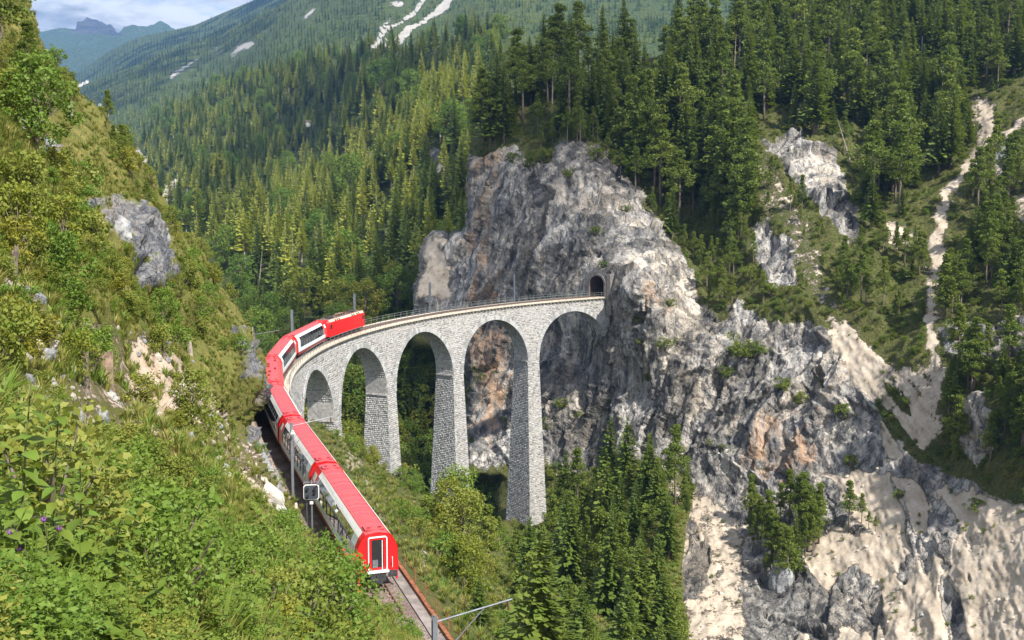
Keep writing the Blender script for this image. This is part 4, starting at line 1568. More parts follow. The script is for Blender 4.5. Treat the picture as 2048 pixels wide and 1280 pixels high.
# locomotive
lo = empty('locomotive')
sl = SREAR - 6 * CL - 8.25
a, b = track(sl - 5.5), track(sl + 5.5)
tdir = Vector(a - b).normalized(); yv = Vector((0, 0, 1)).cross(tdir).normalized(); zv = tdir.cross(yv)
p = (a + b) / 2
lo.matrix_basis = Matrix(((tdir.x, yv.x, zv.x, p[0]), (tdir.y, yv.y, zv.y, p[1]), (tdir.z, yv.z, zv.z, p[2]), (0, 0, 0, 1)))
tag(lo, 'red electric locomotive with dark roof equipment at the head of the train', 'locomotive')
HL = 7.9


def loco_sec(x, w, z0, z1, wt, zt):
    return [(x, w, z0), (x, w, z1), (x, wt, zt), (x, -wt, zt), (x, -w, z1), (x, -w, z0)]


secs = [loco_sec(-HL, 1.15, 0.75, 2.2, 0.95, 3.0), loco_sec(-HL + 0.45, 1.36, 0.7, 3.02, 1.04, 3.42), loco_sec(HL - 0.45, 1.36, 0.7, 3.02, 1.04, 3.42), loco_sec(HL, 1.15, 0.75, 2.2, 0.95, 3.0)]
vs = [q for s_ in secs for q in s_]
fs = []
for i in range(3):
    for k in range(6):
        fs.append((i * 6 + k, i * 6 + (k + 1) % 6, i * 6 + 6 + (k + 1) % 6, i * 6 + 6 + k))
fs += [tuple(range(5, -1, -1)), tuple(range(18, 24))]
MB().add(vs, fs).build('body', M['red'], lo)
for side in (1, -1):
    q = MB()
    q.hexa([(-HL + 0.6, side * 1.345, 3.03), (HL - 0.6, side * 1.345, 3.03), (HL - 0.6, side * 1.30, 3.01), (-HL + 0.6, side * 1.30, 3.01), (-HL + 0.6, side * 1.06, 3.44), (HL - 0.6, side * 1.06, 3.44), (HL - 0.6, side * 1.0, 3.40), (-HL + 0.6, side * 1.0, 3.40)])
    rs = q.build('roof_cant', M['cream'], lo)
    for x in (-4.9, -4.1, -3.3, 2.2, 3.0, 4.4, 5.2):
        MB().hexa([(x - .26, side * 1.325, 3.08), (x + .26, side * 1.325, 3.08), (x + .26, side * 1.26, 3.05), (x - .26, side * 1.26, 3.05), (x - .26, side * 1.14, 3.37), (x + .26, side * 1.14, 3.37), (x + .26, side * 1.08, 3.34), (x - .26, side * 1.08, 3.34)]).build('roof_grille', M['dark'], rs)
    for x in (-HL + 1.05, HL - 1.05):
        MB().box((x, side * 1.365, 2.30), (0.62, 0.03, 0.70)).build('cab_window', M['black'], lo)
        MB().box((x + (0.75 if x < 0 else -0.75), side * 1.365, 1.75), (0.05, 0.03, 1.9)).build('door_gap', M['dark'], lo)
    MB().box((0, side * 1.30, 0.62), (2 * HL - 2.2, 0.06, 0.22)).build('side_skirt', M['dark'], lo)
    for x in (-HL + 1.45, -HL + 2.05):
        pass
for x in (HL - 0.2, -HL + 0.2):
    sg = 1 if x > 0 else -1
    MB().hexa([(x - .06, -.95, 2.35), (x + .06, -.95, 2.35), (x + .06, .95, 2.35), (x - .06, .95, 2.35), (x - .2 * sg - .06, -.9, 2.92), (x - .2 * sg + .06, -.9, 2.92), (x - .2 * sg + .06, .9, 2.92), (x - .2 * sg - .06, .9, 2.92)]).build('windscreen', M['black'], lo)
rq = MB()
rq.box((0, 0, 3.45), (2 * HL - 1.6, 1.9, 0.06))
rq.build('roof', simple('loco_roof_paint', (0.13, 0.095, 0.080), 0.7, var=0.4, scale=2), lo)
for x in (-4.6, 4.6):
    pg = MB()
    for y in (-0.5, 0.5):
        pg.tube([(x - 0.9, y, 3.62), (x + 0.9, y * 0.9, 3.78), (x - 0.7, y * 0.8, 3.92)], 0.03, 5)
    pg.box((x - 0.7, 0, 3.95), (0.30, 1.5, 0.05)).box((x, 0, 3.60), (1.9, 1.1, 0.05))
    pg.build('pantograph', M['dark'], lo)
for x in (-2.6, -1.5, -0.4, 0.8, 2.0, 2.9):
    for y in (-0.4, 0.35):
        MB().cyl((x, y, 3.46), (x, y, 3.80), 0.10, 8).build('roof_insulator', M['insulator'], lo)
MB().box((-0.3, 0.1, 3.66), (2.6, 0.7, 0.30)).build('roof_resistor', M['sleeper'], lo)
MB().tube([(-6, -0.4, 3.75), (-2, -0.4, 3.84), (2, -0.4, 3.84), (6, -0.35, 3.75)], 0.025, 5).build('roof_bus_bar', M['rust'], lo)
for x in (-5.0, 0.0, 5.0):
    bogie(lo, x)

# ------------------------------------------------------------------ masts, signal, wires
def mast(s, o, base_dz, h, label, bracket, name='catenary_mast', wd=1.0):
    root = empty(name, tuple(track(s, o, base_dz)), heading(s) + math.pi / 2)
    tag(root, label, 'mast', 'catenary masts along the line')
    f = MB()
    for x in (-0.10 * wd, 0.10 * wd):
        f.box((0, x, h / 2), (0.20 * wd, 0.025, h))
    f.box((0, 0, h / 2), (0.02, 0.2 * wd, h))
    f.build('mast_post', M['steel'], root)
    MB().box((0, 0, 0.15), (0.6, 0.6, 0.5)).build('mast_footing', M['coping'], root)
    if bracket:
        z0 = h - 0.25
        MB().tube([(0, 0, z0), (3.3, 0, z0 + 0.55)], 0.036, 8).build('bracket_arm', M['steel'], root)
        MB().tube([(0, 0, z0 - 1.75), (2.1, 0, z0 + 0.33)], 0.024, 8).build('bracket_stay', M['steel'], root)
        MB().tube([(3.1, 0, z0 + 0.52), (3.15, 0, z0 + 0.10)], [0.035, 0.06], 8).build('insulator', M['insulator'], root)
    return root


near = mast(226, -2.75, -0.3, 8.35, 'grey mast with a bracket arm at the bottom edge, partly out of frame', True)
m2 = mast(182.5, -2.55, -0.3, 6.9, 'grey mast with a slanting bracket standing in front of the second coach', True)
lp = MB().tube([(0, 0, 6.4), (0, -1.05, 6.4), (0, -1.15, 4.4), (0, -0.35, 4.3)], 0.03, 6).build('lamp_bracket', M['steel'], m2)
MB().tube([(0.0, -0.55, 6.45), (0, -0.55, 6.15)], [0.05, 0.20], 10).build('lamp_shade', M['white'], lp)
mast(22, -2.55, -1.2, 7.2, 'grey mast on the viaduct nearest the tunnel mouth', False, wd=1.7)
mast(47, -2.55, -1.2, 7.2, 'grey mast on the viaduct midway between locomotive and tunnel', False, wd=1.7)
mast(72, -2.55, -1.2, 7.2, 'grey mast rising just beyond the locomotive roof', False, wd=1.7)
mast(98, -2.55, -1.2, 7.2, 'grey mast behind the foremost two panorama coaches', False, wd=1.7)
mast(124, -2.6, -1.2, 7.2, 'grey mast half hidden by the hillside at the end of the train bend', True)
wl = empty('overhead_wire', tuple(track(120, 0, 5.3)))
tag(wl, 'thin overhead contact wire strung above the track', 'wire')
WO = np.array(wl.location)
MB().tube([track(s, 0, 5.2) - WO for s in np.arange(0, 258, 3.0)], 0.012, 4).build('contact_wire', M['dark'], wl)
MB().tube([track(s, 0, 6.1 + 0.4 * abs(math.sin((s - 22) / 25.5 * math.pi - math.pi / 2))) - WO for s in np.arange(0, 258, 3.0)], 0.010, 4).build('carrier_wire', M['dark'], wl)

sg = empty('railway_signal', tuple(track(190.5, -2.35, -0.3)), heading(190.5) + math.pi / 2)
sg.rotation_euler = (0, 0, math.radians(-172))
tag(sg, 'dark square railway signal board with white rim on a pole', 'signal')
MB().cyl((0, 0, 0), (0, 0, 4.4), 0.07, 10).build('signal_pole', M['steel'], sg)
bd = MB()
bw = 0.56


def octa(mb, w, y0, y1, z):
    c_ = w * 0.24
    P2 = [(-w + c_, -w), (w - c_, -w), (w, -w + c_), (w, w - c_), (w - c_, w), (-w + c_, w), (-w, w - c_), (-w, -w + c_)]
    return mb.add([(x, y0, z + zz) for x, zz in P2] + [(x, y1, z + zz) for x, zz in P2], [tuple(range(8)), tuple(range(15, 7, -1))] + [(i, 8 + i, 8 + (i + 1) % 8, (i + 1) % 8) for i in range(8)])


bz = 3.55
octa(MB(), bw, 0.10, 0.16, bz).build('signal_rim', M['white'], sg)
bd = octa(MB(), bw * 0.90, 0.15, 0.20, bz).build('signal_board', simple('signal_slate', (0.045, 0.055, 0.070), 0.5), sg)
for x, z in ((0.26, 0.26), (-0.26, 0.28), (-0.26, 0.0), (0.26, -0.28)):
    MB().tube([(x, 0.20, bz + z), (x, 0.36, bz + z + 0.01)], 0.105, 10).build('lamp_hood', M['black'], bd)
MB().box((0, 0.12, 2.75), (0.24, 0.04, 0.2)).build('number_plate', M['white'], sg)
MB().box((0, 0, 4.25), (1.1, 0.06, 0.06)).box((-0.5, 0.3, 4.25), (0.06, 0.6, 0.06)).box((0.5, 0.3, 4.25), (0.06, 0.6, 0.06)).build('service_platform', M['steel'], sg)
MB().tube([(0.35, -0.05, 0), (0.35, -0.05, 4.3)], 0.022, 5).build('ladder', M['steel'], sg)

# ------------------------------------------------------------------ plants: prototype meshes
def quads_mesh(name, C, A, S, mat, fold=0.0):
    """diamond leaf faces: centres C, half axes A (along) and S (across)"""
    C, A, S = np.array(C), np.array(A), np.array(S)
    V = np.stack([C - A, C + S, C + A, C - S], 1).reshape(-1, 3)
    F = np.arange(len(V)).reshape(-1, 4)
    return mesh_np(name, V, F, mat=mat, smooth=False)


def rvec(n, rng):
    v = rng.normal(size=(n, 3))
    return v / np.linalg.norm(v, axis=1)[:, None]


def conifer_crown(seed, H, RB, levels, nb, seg, mat, droop=0.28, lo=0.10, wid=0.34, ragged=0.3):
    rng = np.random.default_rng(seed)
    C, A, S = [], [], []
    for i in range(levels):
        t = (i + rng.uniform(0, 0.6)) / levels
        z = H * (lo + (0.985 - lo) * t)
        r0 = RB * (1 - t) ** 0.90 * rng.uniform(1 - ragged, 1 + ragged * 0.5) + 0.16
        n = max(4, int(round(nb * (1 - 0.35 * t))))
        az0 = rng.uniform(0, 6.28)
        for k in range(n):
            if rng.random() < 0.10:
                continue
            az = az0 + 6.283 * (k + rng.uniform(-0.3, 0.3)) / n
            r = r0 * rng.uniform(0.65, 1.12)
            d = np.array([math.cos(az), math.sin(az), 0.0])
            side = np.array([-math.sin(az), math.cos(az), 0.0])
            for j in range(seg):
                u = (j + 0.75) / seg
                c = d * (r * u) + np.array([0, 0, z - droop * r * u + 0.10 * r * u * u + 0.25 * (1 - t) * rng.uniform(-.4, .4)])
                sl = np.array([0, 0, -droop + 0.2 * u])
                for rep in range(2):
                    a = (d + sl + side * rng.uniform(-.5, .5)) * (r / seg) * rng.uniform(0.55, 0.85)
                    w_ = (side * rng.uniform(0.6, 1.0) + np.array([0, 0, rng.uniform(-1.0, 0.1)])) * wid * (0.45 + 0.75 * r / (RB + .1)) * rng.uniform(0.7, 1.2)
                    C.append(c + rng.normal(size=3) * 0.12)
                    A.append(a)
                    S.append(w_)
    C.append([0, 0, H * 0.985]); A.append([0, 0, H * 0.022]); S.append([0.10, 0, 0])
    C.append([0, 0, H * 0.985]); A.append([0, 0, H * 0.022]); S.append([0, 0.10, 0])
    return quads_mesh('crown', C, A, S, mat)


def trunk_mesh(H, r, mat, bend=0.0, top=0.97, n=7, stubs=0, seed=0):
    rng = random.Random(seed)
    mb = MB()
    mb.tube([(bend * math.sin(3 * z), bend * math.cos(2 * z) - bend, H * z - (0.8 if z == 0 else 0)) for z in (0, 0.15, 0.35, 0.6, 0.8, top)], [r * 1.25, r, r * 0.85, r * 0.6, r * 0.35, r * 0.08], n)
    for k in range(stubs):
        z = rng.uniform(0.12, 0.85)
        a = rng.uniform(0, 6.28)
        L = H * 0.11 * (1.05 - z)
        mb.tube([(0, 0, H * z), (math.cos(a) * L, math.sin(a) * L, H * z - 0.15 * L)], [r * 0.16, r * 0.04], 4)
    return mb.mesh('trunk', mat, True)


def clump_crown(seed, clumps, per, leaf, mat, flat=0.8, name='crown'):
    """leaf faces in clumps: clumps = list of (centre, radius)"""
    rng = np.random.default_rng(seed)
    C, A, S = [], [], []
    for c, r in clumps:
        n = max(6, int(per * rng.uniform(0.8, 1.2)))
        d = rvec(n, rng)
        rad = r * rng.uniform(0.35, 1.0, (n, 1)) ** 0.6
        p = np.array(c) + d * rad * np.array([1, 1, flat])
        a = rvec(n, rng)
        b = np.cross(a, rvec(n, rng))
        b /= np.linalg.norm(b, axis=1)[:, None] + 1e-9
        sz = leaf * rng.uniform(0.6, 1.3, (n, 1))
        C.append(p); A.append(a * sz); S.append(b * sz * 0.62)
    return quads_mesh(name, np.concatenate(C), np.concatenate(A), np.concatenate(S), mat)


def pine_proto(seed, H=15, per=105, leaf=0.175, lo=0.32, spread=2.5):
    rng = random.Random(seed)
    cl, limbs = [], []
    n = 26
    for i in range(n):
        t = lo + (0.97 - lo) * (i + rng.random()) / n
        sh = math.sin(min(1.0, (t - lo) / (1 - lo) * 1.25 + 0.22) * math.pi) * 0.8 + 0.25
        a = i * 2.4 + rng.uniform(-.4, .4)
        L = spread * sh * rng.uniform(0.55, 1.1)
        e = (math.cos(a) * L, math.sin(a) * L, H * t + 0.25 * L + rng.uniform(-.4, .4))
        cl.append((e, rng.uniform(0.7, 1.15) * (0.6 + 0.5 * sh)))
        limbs.append(((0, 0, H * t - 0.3), e))
        if rng.random() < 0.6:
            cl.append(((e[0] * 0.5, e[1] * 0.5, e[2] + 0.2), 0.75))
    cl.append(((0, 0, H * 0.97), 0.7))
    tr = MB()
    b = rng.uniform(-.25, .25)
    tr.tube([(b * math.sin(3 * z), b * z, H * z - (0.8 if z == 0 else 0)) for z in (0, 0.2, 0.45, 0.7, 0.95)], [0.26, 0.21, 0.17, 0.11, 0.03], 7)
    for p, q in limbs:
        tr.tube([p, q], [0.06, 0.02], 4, False)
    return tr.mesh('trunk', M['bark'], True), clump_crown(seed, cl, per, leaf, M['pine'], 0.75)


def broad_proto(seed, H=9, mat='broad', per=120, leaf=0.16, n=36, W=0.36, lowest=0.2):
    rng = random.Random(seed)
    cl = []
    tr = MB()
    tr.tube([(0, 0, -0.6), (0.1, 0.05, H * 0.3), (0.0, 0.15, H * 0.62)], [0.17, 0.12, 0.06], 7)
    for i in range(n):
        t = lowest + (0.96 - lowest) * (i + rng.random()) / n
        sh = math.sin(min(1, max(0.05, (t - lowest * 0.6) / (1 - lowest * 0.6))) ** 0.8 * math.pi) ** 0.6
        a = i * 2.4 + rng.uniform(-.5, .5)
        L = H * W * sh * rng.uniform(0.35, 1.0)
        e = (math.cos(a) * L, math.sin(a) * L, H * t)
        cl.append((e, H * rng.uniform(0.07, 0.125)))
        if i % 2 == 0:
            tr.tube([(0, 0.05, H * t * 0.6), (e[0] * 0.5, e[1] * 0.5, H * t * 0.85), e], [0.06, 0.035, 0.012], 4, False)
    return tr.mesh('trunk', M['bark'], True), clump_crown(seed, cl, per, leaf, M[mat], 0.9)


def shrub_proto(seed, mat, n=30, per=46, leaf=0.034, W=0.42):
    """a bush one metre high"""
    rng = random.Random(seed)
    cl = []
    tr = MB()
    for i in range(n):
        a = rng.uniform(0, 6.28)
        t = rng.uniform(0.15, 0.95)
        L = W * rng.uniform(0.15, 1.0) * math.sqrt(max(0.05, 1 - (t - 0.4) ** 2 * 1.9))
        e = (math.cos(a) * L, math.sin(a) * L, t)
        cl.append((e, rng.uniform(0.09, 0.17)))
        if i % 3 == 0:
            tr.tube([(0, 0, -0.15), (e[0] * 0.5, e[1] * 0.5, t * 0.55), e], [0.018, 0.012, 0.004], 4, False)
    return tr.mesh('stems', M['bark'], True), clump_crown(seed, cl, per, leaf, M[mat], 1.0, 'foliage')


def tuft_mesh(seed, n=46, h=1.0, mat='grass', spread=0.35, w=0.022):
    rng = np.random.default_rng(seed)
    V, Q = [], []
    for i in range(n):
        a = rng.uniform(0, 6.28)
        d = np.array([math.cos(a), math.sin(a), 0])
        s = np.array([-d[1], d[0], 0]) * w * rng.uniform(0.6, 1.3)
        r0 = d * rng.uniform(0, spread * 0.4)
        L = h * rng.uniform(0.5, 1.0)
        b = rng.uniform(0.15, 0.8) * spread * 1.6
        p1 = r0 + d * b * 0.4 + np.array([0, 0, L * 0.6])
        p2 = r0 + d * b * 1.1 + np.array([0, 0, L * rng.uniform(0.75, 1.0)])
        k = len(V)
        V += [r0 - s, r0 + s, p1 + s * .8, p1 - s * .8, p2 + s * 0.12, p2 - s * 0.12]
        Q += [(k, k + 1, k + 2, k + 3), (k + 3, k + 2, k + 4, k + 5)]
    return mesh_np('tuft', V, Q, mat=M[mat], smooth=False)


SPR_H = 20.0
SPRUCE = [(trunk_mesh(SPR_H, 0.27, M['bark'], 0.05, seed=i, stubs=14), conifer_crown(100 + i, SPR_H, R.uniform(2.9, 3.9), 42, 8, 4, M['spruce'], lo=R.uniform(0.08, 0.25))) for i in range(5)]
SUNLIT_LARCH = [(trunk_mesh(SPR_H, 0.24, M['palebark'], 0.08, seed=i, stubs=16), conifer_crown(200 + i, SPR_H, R.uniform(2.6, 3.4), 34, 6, 4, M['larch'], lo=R.uniform(0.15, 0.35), droop=0.15)) for i in range(4)]
PINE_H = 15.0
PINE = [pine_proto(300 + i, PINE_H, lo=R.uniform(0.18, 0.45), spread=R.uniform(2.0, 2.9)) for i in range(5)]
BROAD_H = 9.0
BROAD = [broad_proto(400 + i, BROAD_H, 'broad') for i in range(3)] + [broad_proto(410, BROAD_H, 'shrub'), broad_proto(411, BROAD_H, 'yellow', n=26)]
SHRUB = [shrub_proto(500 + i, 'shrub') for i in range(3)] + [shrub_proto(505 + i, 'broad') for i in range(2)] + [shrub_proto(508, 'yellow')]
SHRUB_NEAR = [shrub_proto(520 + i, ('shrub', 'broad', 'herb_lite')[i], 46, 34, 0.030, 0.45) for i in range(3)]
LOWPINE = [shrub_proto(530 + i, 'pine', 32, 40, 0.040, 0.55) for i in range(3)]
TUFT = [tuft_mesh(600 + i) for i in range(4)]
FAR_CON = [conifer_crown(700 + i, SPR_H, R.uniform(2.6, 3.3), 15, 5, 2, M['spruce'], lo=0.05, wid=0.7) for i in range(4)]
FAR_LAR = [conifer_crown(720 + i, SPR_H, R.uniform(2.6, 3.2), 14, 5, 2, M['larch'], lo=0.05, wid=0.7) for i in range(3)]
FAR_BRD = [clump_crown(740 + i, [((R.uniform(-2, 2), R.uniform(-2, 2), R.uniform(2, 8)), R.uniform(1.2, 2.2)) for k in range(16)], 22, 0.55, M['broad']) for i in range(2)]


def protos(name, meshes):
    """prototype objects for the scattered masses (kept out of the scene itself)"""
    col = bpy.data.collections.new(name)
    for i, me in enumerate(meshes):
        o = bpy.data.objects.new('%s_%02d' % (name, i), me)
        col.objects.link(o)
    return col


def joined(tr, cr, name):
    me = bpy.data.meshes.new(name)
    a, b = [np.empty(len(x.vertices) * 3, np.float32) for x in (tr, cr)]
    tr.vertices.foreach_get('co', a); cr.vertices.foreach_get('co', b)
    fa = [tuple(p.vertices) for p in tr.polygons]
    fb = [tuple(p.vertices) for p in cr.polygons]
    n = len(tr.vertices)
    me.from_pydata(np.concatenate([a, b]).reshape(-1, 3).tolist(), [], fa + [tuple(n + i for i in f) for f in fb])
    me.materials.append(tr.materials[0]); me.materials.append(cr.materials[0])
    me.polygons.foreach_set('material_index', np.array([0] * len(fa) + [1] * len(fb), np.int32))
    me.update()
    return me


def scatter(name, pts, scl, rot, idx, col, label, cat, group=None):
    """one mass of many plants: points that carry instances"""
    pts = np.asarray(pts, np.float32)
    if len(pts) == 0:
        return None
    me = bpy.data.meshes.new(name)
    me.vertices.add(len(pts))
    me.vertices.foreach_set('co', pts.ravel())
    a = me.attributes.new('scl', 'FLOAT_VECTOR', 'POINT'); a.data.foreach_set('vector', np.asarray(scl, np.float32).ravel())
    a = me.attributes.new('rot', 'FLOAT_VECTOR', 'POINT'); a.data.foreach_set('vector', np.asarray(rot, np.float32).ravel())
    a = me.attributes.new('idx', 'INT', 'POINT'); a.data.foreach_set('value', np.asarray(idx, np.int32))
    o = obj(name, me)
    ng = bpy.data.node_groups.new(name + '_scatter', 'GeometryNodeTree')
    ng.interface.new_socket('Geometry', in_out='INPUT', socket_type='NodeSocketGeometry')
    ng.interface.new_socket('Geometry', in_out='OUTPUT', socket_type='NodeSocketGeometry')
    N, Lk = ng.nodes, ng.links
    gi, go = N.new('NodeGroupInput'), N.new('NodeGroupOutput')
    m2p = N.new('GeometryNodeMeshToPoints')
    iop = N.new('GeometryNodeInstanceOnPoints')
    ci = N.new('GeometryNodeCollectionInfo')
    ci.inputs['Collection'].default_value = col
    ci.inputs['Separate Children'].default_value = True
    ci.inputs['Reset Children'].default_value = True

    def na(nm, ty):
        nd = N.new('GeometryNodeInputNamedAttribute')
        nd.data_type = ty
        nd.inputs['Name'].default_value = nm
        return nd.outputs['Attribute']
    Lk.new(gi.outputs[0], m2p.inputs[0])
    Lk.new(m2p.outputs[0], iop.inputs['Points'])
    Lk.new(ci.outputs[0], iop.inputs['Instance'])
    iop.inputs['Pick Instance'].default_value = True
    Lk.new(na('idx', 'INT'), iop.inputs['Instance Index'])
    Lk.new(na('rot', 'FLOAT_VECTOR'), iop.inputs['Rotation'])
    Lk.new(na('scl', 'FLOAT_VECTOR'), iop.inputs['Scale'])
    Lk.new(iop.outputs[0], go.inputs[0])
    md = o.modifiers.new('scatter', 'NODES')
    md.node_group = ng
    tag(o, label, cat, group, 'stuff')
    return o


def sample(sheet, poly, spacing, aspect=0.5, rng=RNG, cond=None, dens=None, power=2.0):
    """random base pixels in a polygon, denser where the ground is farther"""
    p = np.array(poly, float)
    lo, hi = p.min(0), p.max(0)
    area = (hi[0] - lo[0]) * (hi[1] - lo[1])
    jx, iy = sheet.px, sheet.py
    bx_ = (jx > lo[0]) & (jx < hi[0]) & (iy > lo[1]) & (iy < hi[1]) & sheet.ok
    bx_[bx_] = inpoly(jx[bx_], iy[bx_], poly)
    dloc = sheet.d[bx_]
    dmax = np.percentile(dloc, 98)
    dens_max = (dmax / (spacing * FPX)) ** 2 / aspect
    n = int(area * (dens or dens_max))
    n = min(n, 400000)
    x = rng.uniform(lo[0], hi[0], n)
    y = rng.uniform(lo[1], hi[1], n)
    ok = inpoly(x, y, poly)
    x, y = x[ok], y[ok]
    P, N_, Z, d = sheet.at(x, y)
    keep = rng.random(len(x)) < (d / dmax) ** power
    if cond is not None:
        keep &= cond(x, y, P, N_, Z, d)
    return x[keep], y[keep], P[keep], d[keep], Z[keep]


# ------------------------------------------------------------------ the woods
TREES = []      # kind, point, height, depth, px, py, zone


def plant(sheet, poly, spacing, kinds, hr, zone, aspect=0.5, cond=None):
    x, y, P, d, Z = sample(sheet, poly, spacing, aspect, cond=cond)
    names = list(kinds)
    wts = np.array([kinds[k] for k in names], float)
    ch = RNG.choice(len(names), len(x), p=wts / wts.sum())
    h = RNG.uniform(hr[0], hr[1], len(x)) * RNG.choice([1.0, 1.0, 0.75, 0.55], len(x))
    for i in range(len(x)):
        TREES.append((names[ch[i]], P[i], h[i], d[i], x[i], y[i], zone))


turf = lambda x, y, P, N_, Z, d: (Z[:, 0] < 0.35) & (Z[:, 1] < 0.35)
plant(MTN, [(935, 300), (960, 225), (1100, 165), (1400, 110), (1600, 50), (1660, -20), (1680, 300), (1600, 258), (1500, 275), (1500, 480), (1400, 480), (1330, 430), (1240, 330), (1200, 282), (1100, 278), (1000, 285)], 4.9,
      {'spruce': 0.6, 'pine': 0.4}, (13, 26), 'crag', 0.42, turf)
plant(MTN, [(935, 305), (1000, 270), (1110, 262), (1210, 268), (1260, 340), (1340, 440), (1375, 520), (1330, 470), (1240, 380), (1195, 310), (1100, 300), (1000, 305)], 3.6, {'pine': 0.75, 'spruce': 0.25}, (5, 13), 'crag', 0.6)
plant(MTN, [(1660, -20), (1700, -55), (2150, -55), (2150, 190), (1945, 190), (1940, 290), (1850, 420), (1740, 470), (1680, 300)], 5.0, {'spruce': 0.68, 'pine': 0.32}, (13, 25), 'upper', 0.42, turf)
plant(MTN, [(1390, 470), (1500, 440), (1520, 560), (1500, 620), (1420, 620), (1375, 540)], 3.6, {'pine': 0.9, 'spruce': 0.1}, (5, 11), 'shoulder', 0.5, turf)
plant(MTN, [(1890, 560), (1965, 345), (2150, 330), (2150, 960), (1900, 930), (1880, 720)], 3.7, {'pine': 0.85, 'spruce': 0.15}, (8, 14), 'rightslope', 0.55, turf)
plant(MTN, [(1630, 600), (1700, 520), (1850, 500), (1845, 650), (1700, 640)], 4.4, {'pine': 0.9, 'spruce': 0.1}, (7, 12), 'saddle', 0.5, turf)
plant(MTN, [(1510, 300), (1640, 470), (1680, 600), (1640, 620), (1560, 480), (1505, 400)], 6.5, {'pine': 1.0}, (4, 9), 'saddle', 0.5)
plant(MTN, [(1490, 1035), (1560, 1025), (1640, 1045), (1650, 1100), (1620, 1190), (1540, 1190), (1500, 1120)], 3.3, {'pine': 0.95, 'spruce': 0.05}, (7, 13), 'island', 0.5)
plant(MTN, [(1650, 1045), (1780, 1050), (1790, 1085), (1660, 1085)], 4.2, {'pine': 1.0}, (5, 10), 'ledge', 0.5)
plant(MTN, [(1440, 610), (1640, 560), (1660, 640), (1500, 640)], 5.0, {'pine': 1.0}, (4, 8), 'brow', 0.5, turf)
plant(LOW, [(1090, 1110), (1130, 1010), (1250, 950), (1385, 968), (1368, 1120), (1372, 1480), (1060, 1480), (1040, 1290)], 4.4, {'spruce': 0.66, 'pine': 0.34}, (7, 16), 'gorge', 0.45)
plant(LOW, [(860, 1060), (960, 1075), (1060, 1110), (1080, 1200), (1070, 1480), (990, 1480), (930, 1250)], 3.0, {'spruce': 0.30, 'pine': 0.5, 'broad': 0.2}, (4.5, 9.5), 'trackside', 0.5)
plant(LOW, [(800, 930), (870, 970), (930, 1070), (920, 1130), (880, 1060), (840, 1000)], 5.5, {'pine': 0.4, 'broad': 0.6}, (4, 7), 'embankment', 0.6)
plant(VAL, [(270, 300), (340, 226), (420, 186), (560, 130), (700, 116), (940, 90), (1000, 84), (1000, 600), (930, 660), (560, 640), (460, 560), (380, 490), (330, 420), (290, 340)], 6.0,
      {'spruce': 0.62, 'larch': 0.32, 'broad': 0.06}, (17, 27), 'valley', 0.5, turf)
plant(VAL, [(400, 520), (520, 410), (700, 310), (760, 260), (860, 190), (930, 150), (930, 240), (800, 400), (680, 480), (560, 560), (470, 560)], 6.5, {'larch': 1.0}, (18, 26), 'valley', 0.42, turf)  # sunlit band of the wood, its light put into brighter needle colour
plant(VAL, [(285, 305), (340, 235), (430, 190), (520, 150), (480, 215), (400, 290), (350, 370), (310, 400)], 9.0, {'larch': 1.0}, (17, 24), 'valley', 0.5, turf)  # upper sunlit band, likewise painted by bright trees
plant(VAL, [(420, 560), (600, 600), (930, 620), (1100, 700), (1100, 1070), (700, 1070), (620, 960), (480, 700)], 5.5, {'spruce': 0.55, 'broad': 0.45}, (8, 18), 'gorgewood', 0.5)

WORDS = {'crag': ('on top of the tunnel cliff', 'trees on top of the tunnel cliff'),
         'upper': ('on the upper slope beside the scree chute', 'trees on the upper slope by the scree chute'),
         'shoulder': ('on the grassy shoulder right of the tunnel cliff', 'trees on the shoulder beside the cliff'),
         'rightslope': ('on the steep slope right of the pale scree chute', 'trees right of the scree chute'),
         'saddle': ('on the scree-strewn saddle left of the chute', 'trees on the scree saddle'),
         'island': ('on the small wooded knoll amid the pale scree', 'trees on the knoll in the scree'),
         'ledge': ('on the narrow ledge right of the wooded knoll', 'trees on the ledge by the knoll'),
         'brow': ('along the brow above the grey rock face', 'trees along the rock brow'),
         'gorge': ('in the gorge beside the tallest pier', 'trees in the gorge below the cliff'),
         'trackside': ('between the track and the tall piers', 'trees on the slope below the track'),
         'embankment': ('on the embankment right of the train', 'trees on the railway embankment'),
         'valley': ('on the valley side behind the viaduct', 'trees on the valley side'),
         'gorgewood': ('in the dark wood seen through the arches', 'trees behind the arches')}
KIND = {'spruce': ('spruce_tree', 'dark green spruce', SPRUCE, SPR_H), 'larch': ('larch_tree', 'conifer painted sunlit yellow-green', SUNLIT_LARCH, SPR_H),
        'pine': ('pine_tree', 'round crowned pine', PINE, PINE_H), 'broad': ('broadleaf_tree', 'leafy green tree', BROAD, BROAD_H)}
LIMIT = {'spruce': 300, 'larch': 180, 'pine': 300, 'broad': 120}


ZX, HM = {}, {}
for T in TREES:
    HM.setdefault(T[6], []).append(T[2])
HM = {k: float(np.percentile(v_, 60)) for k, v_ in HM.items()}


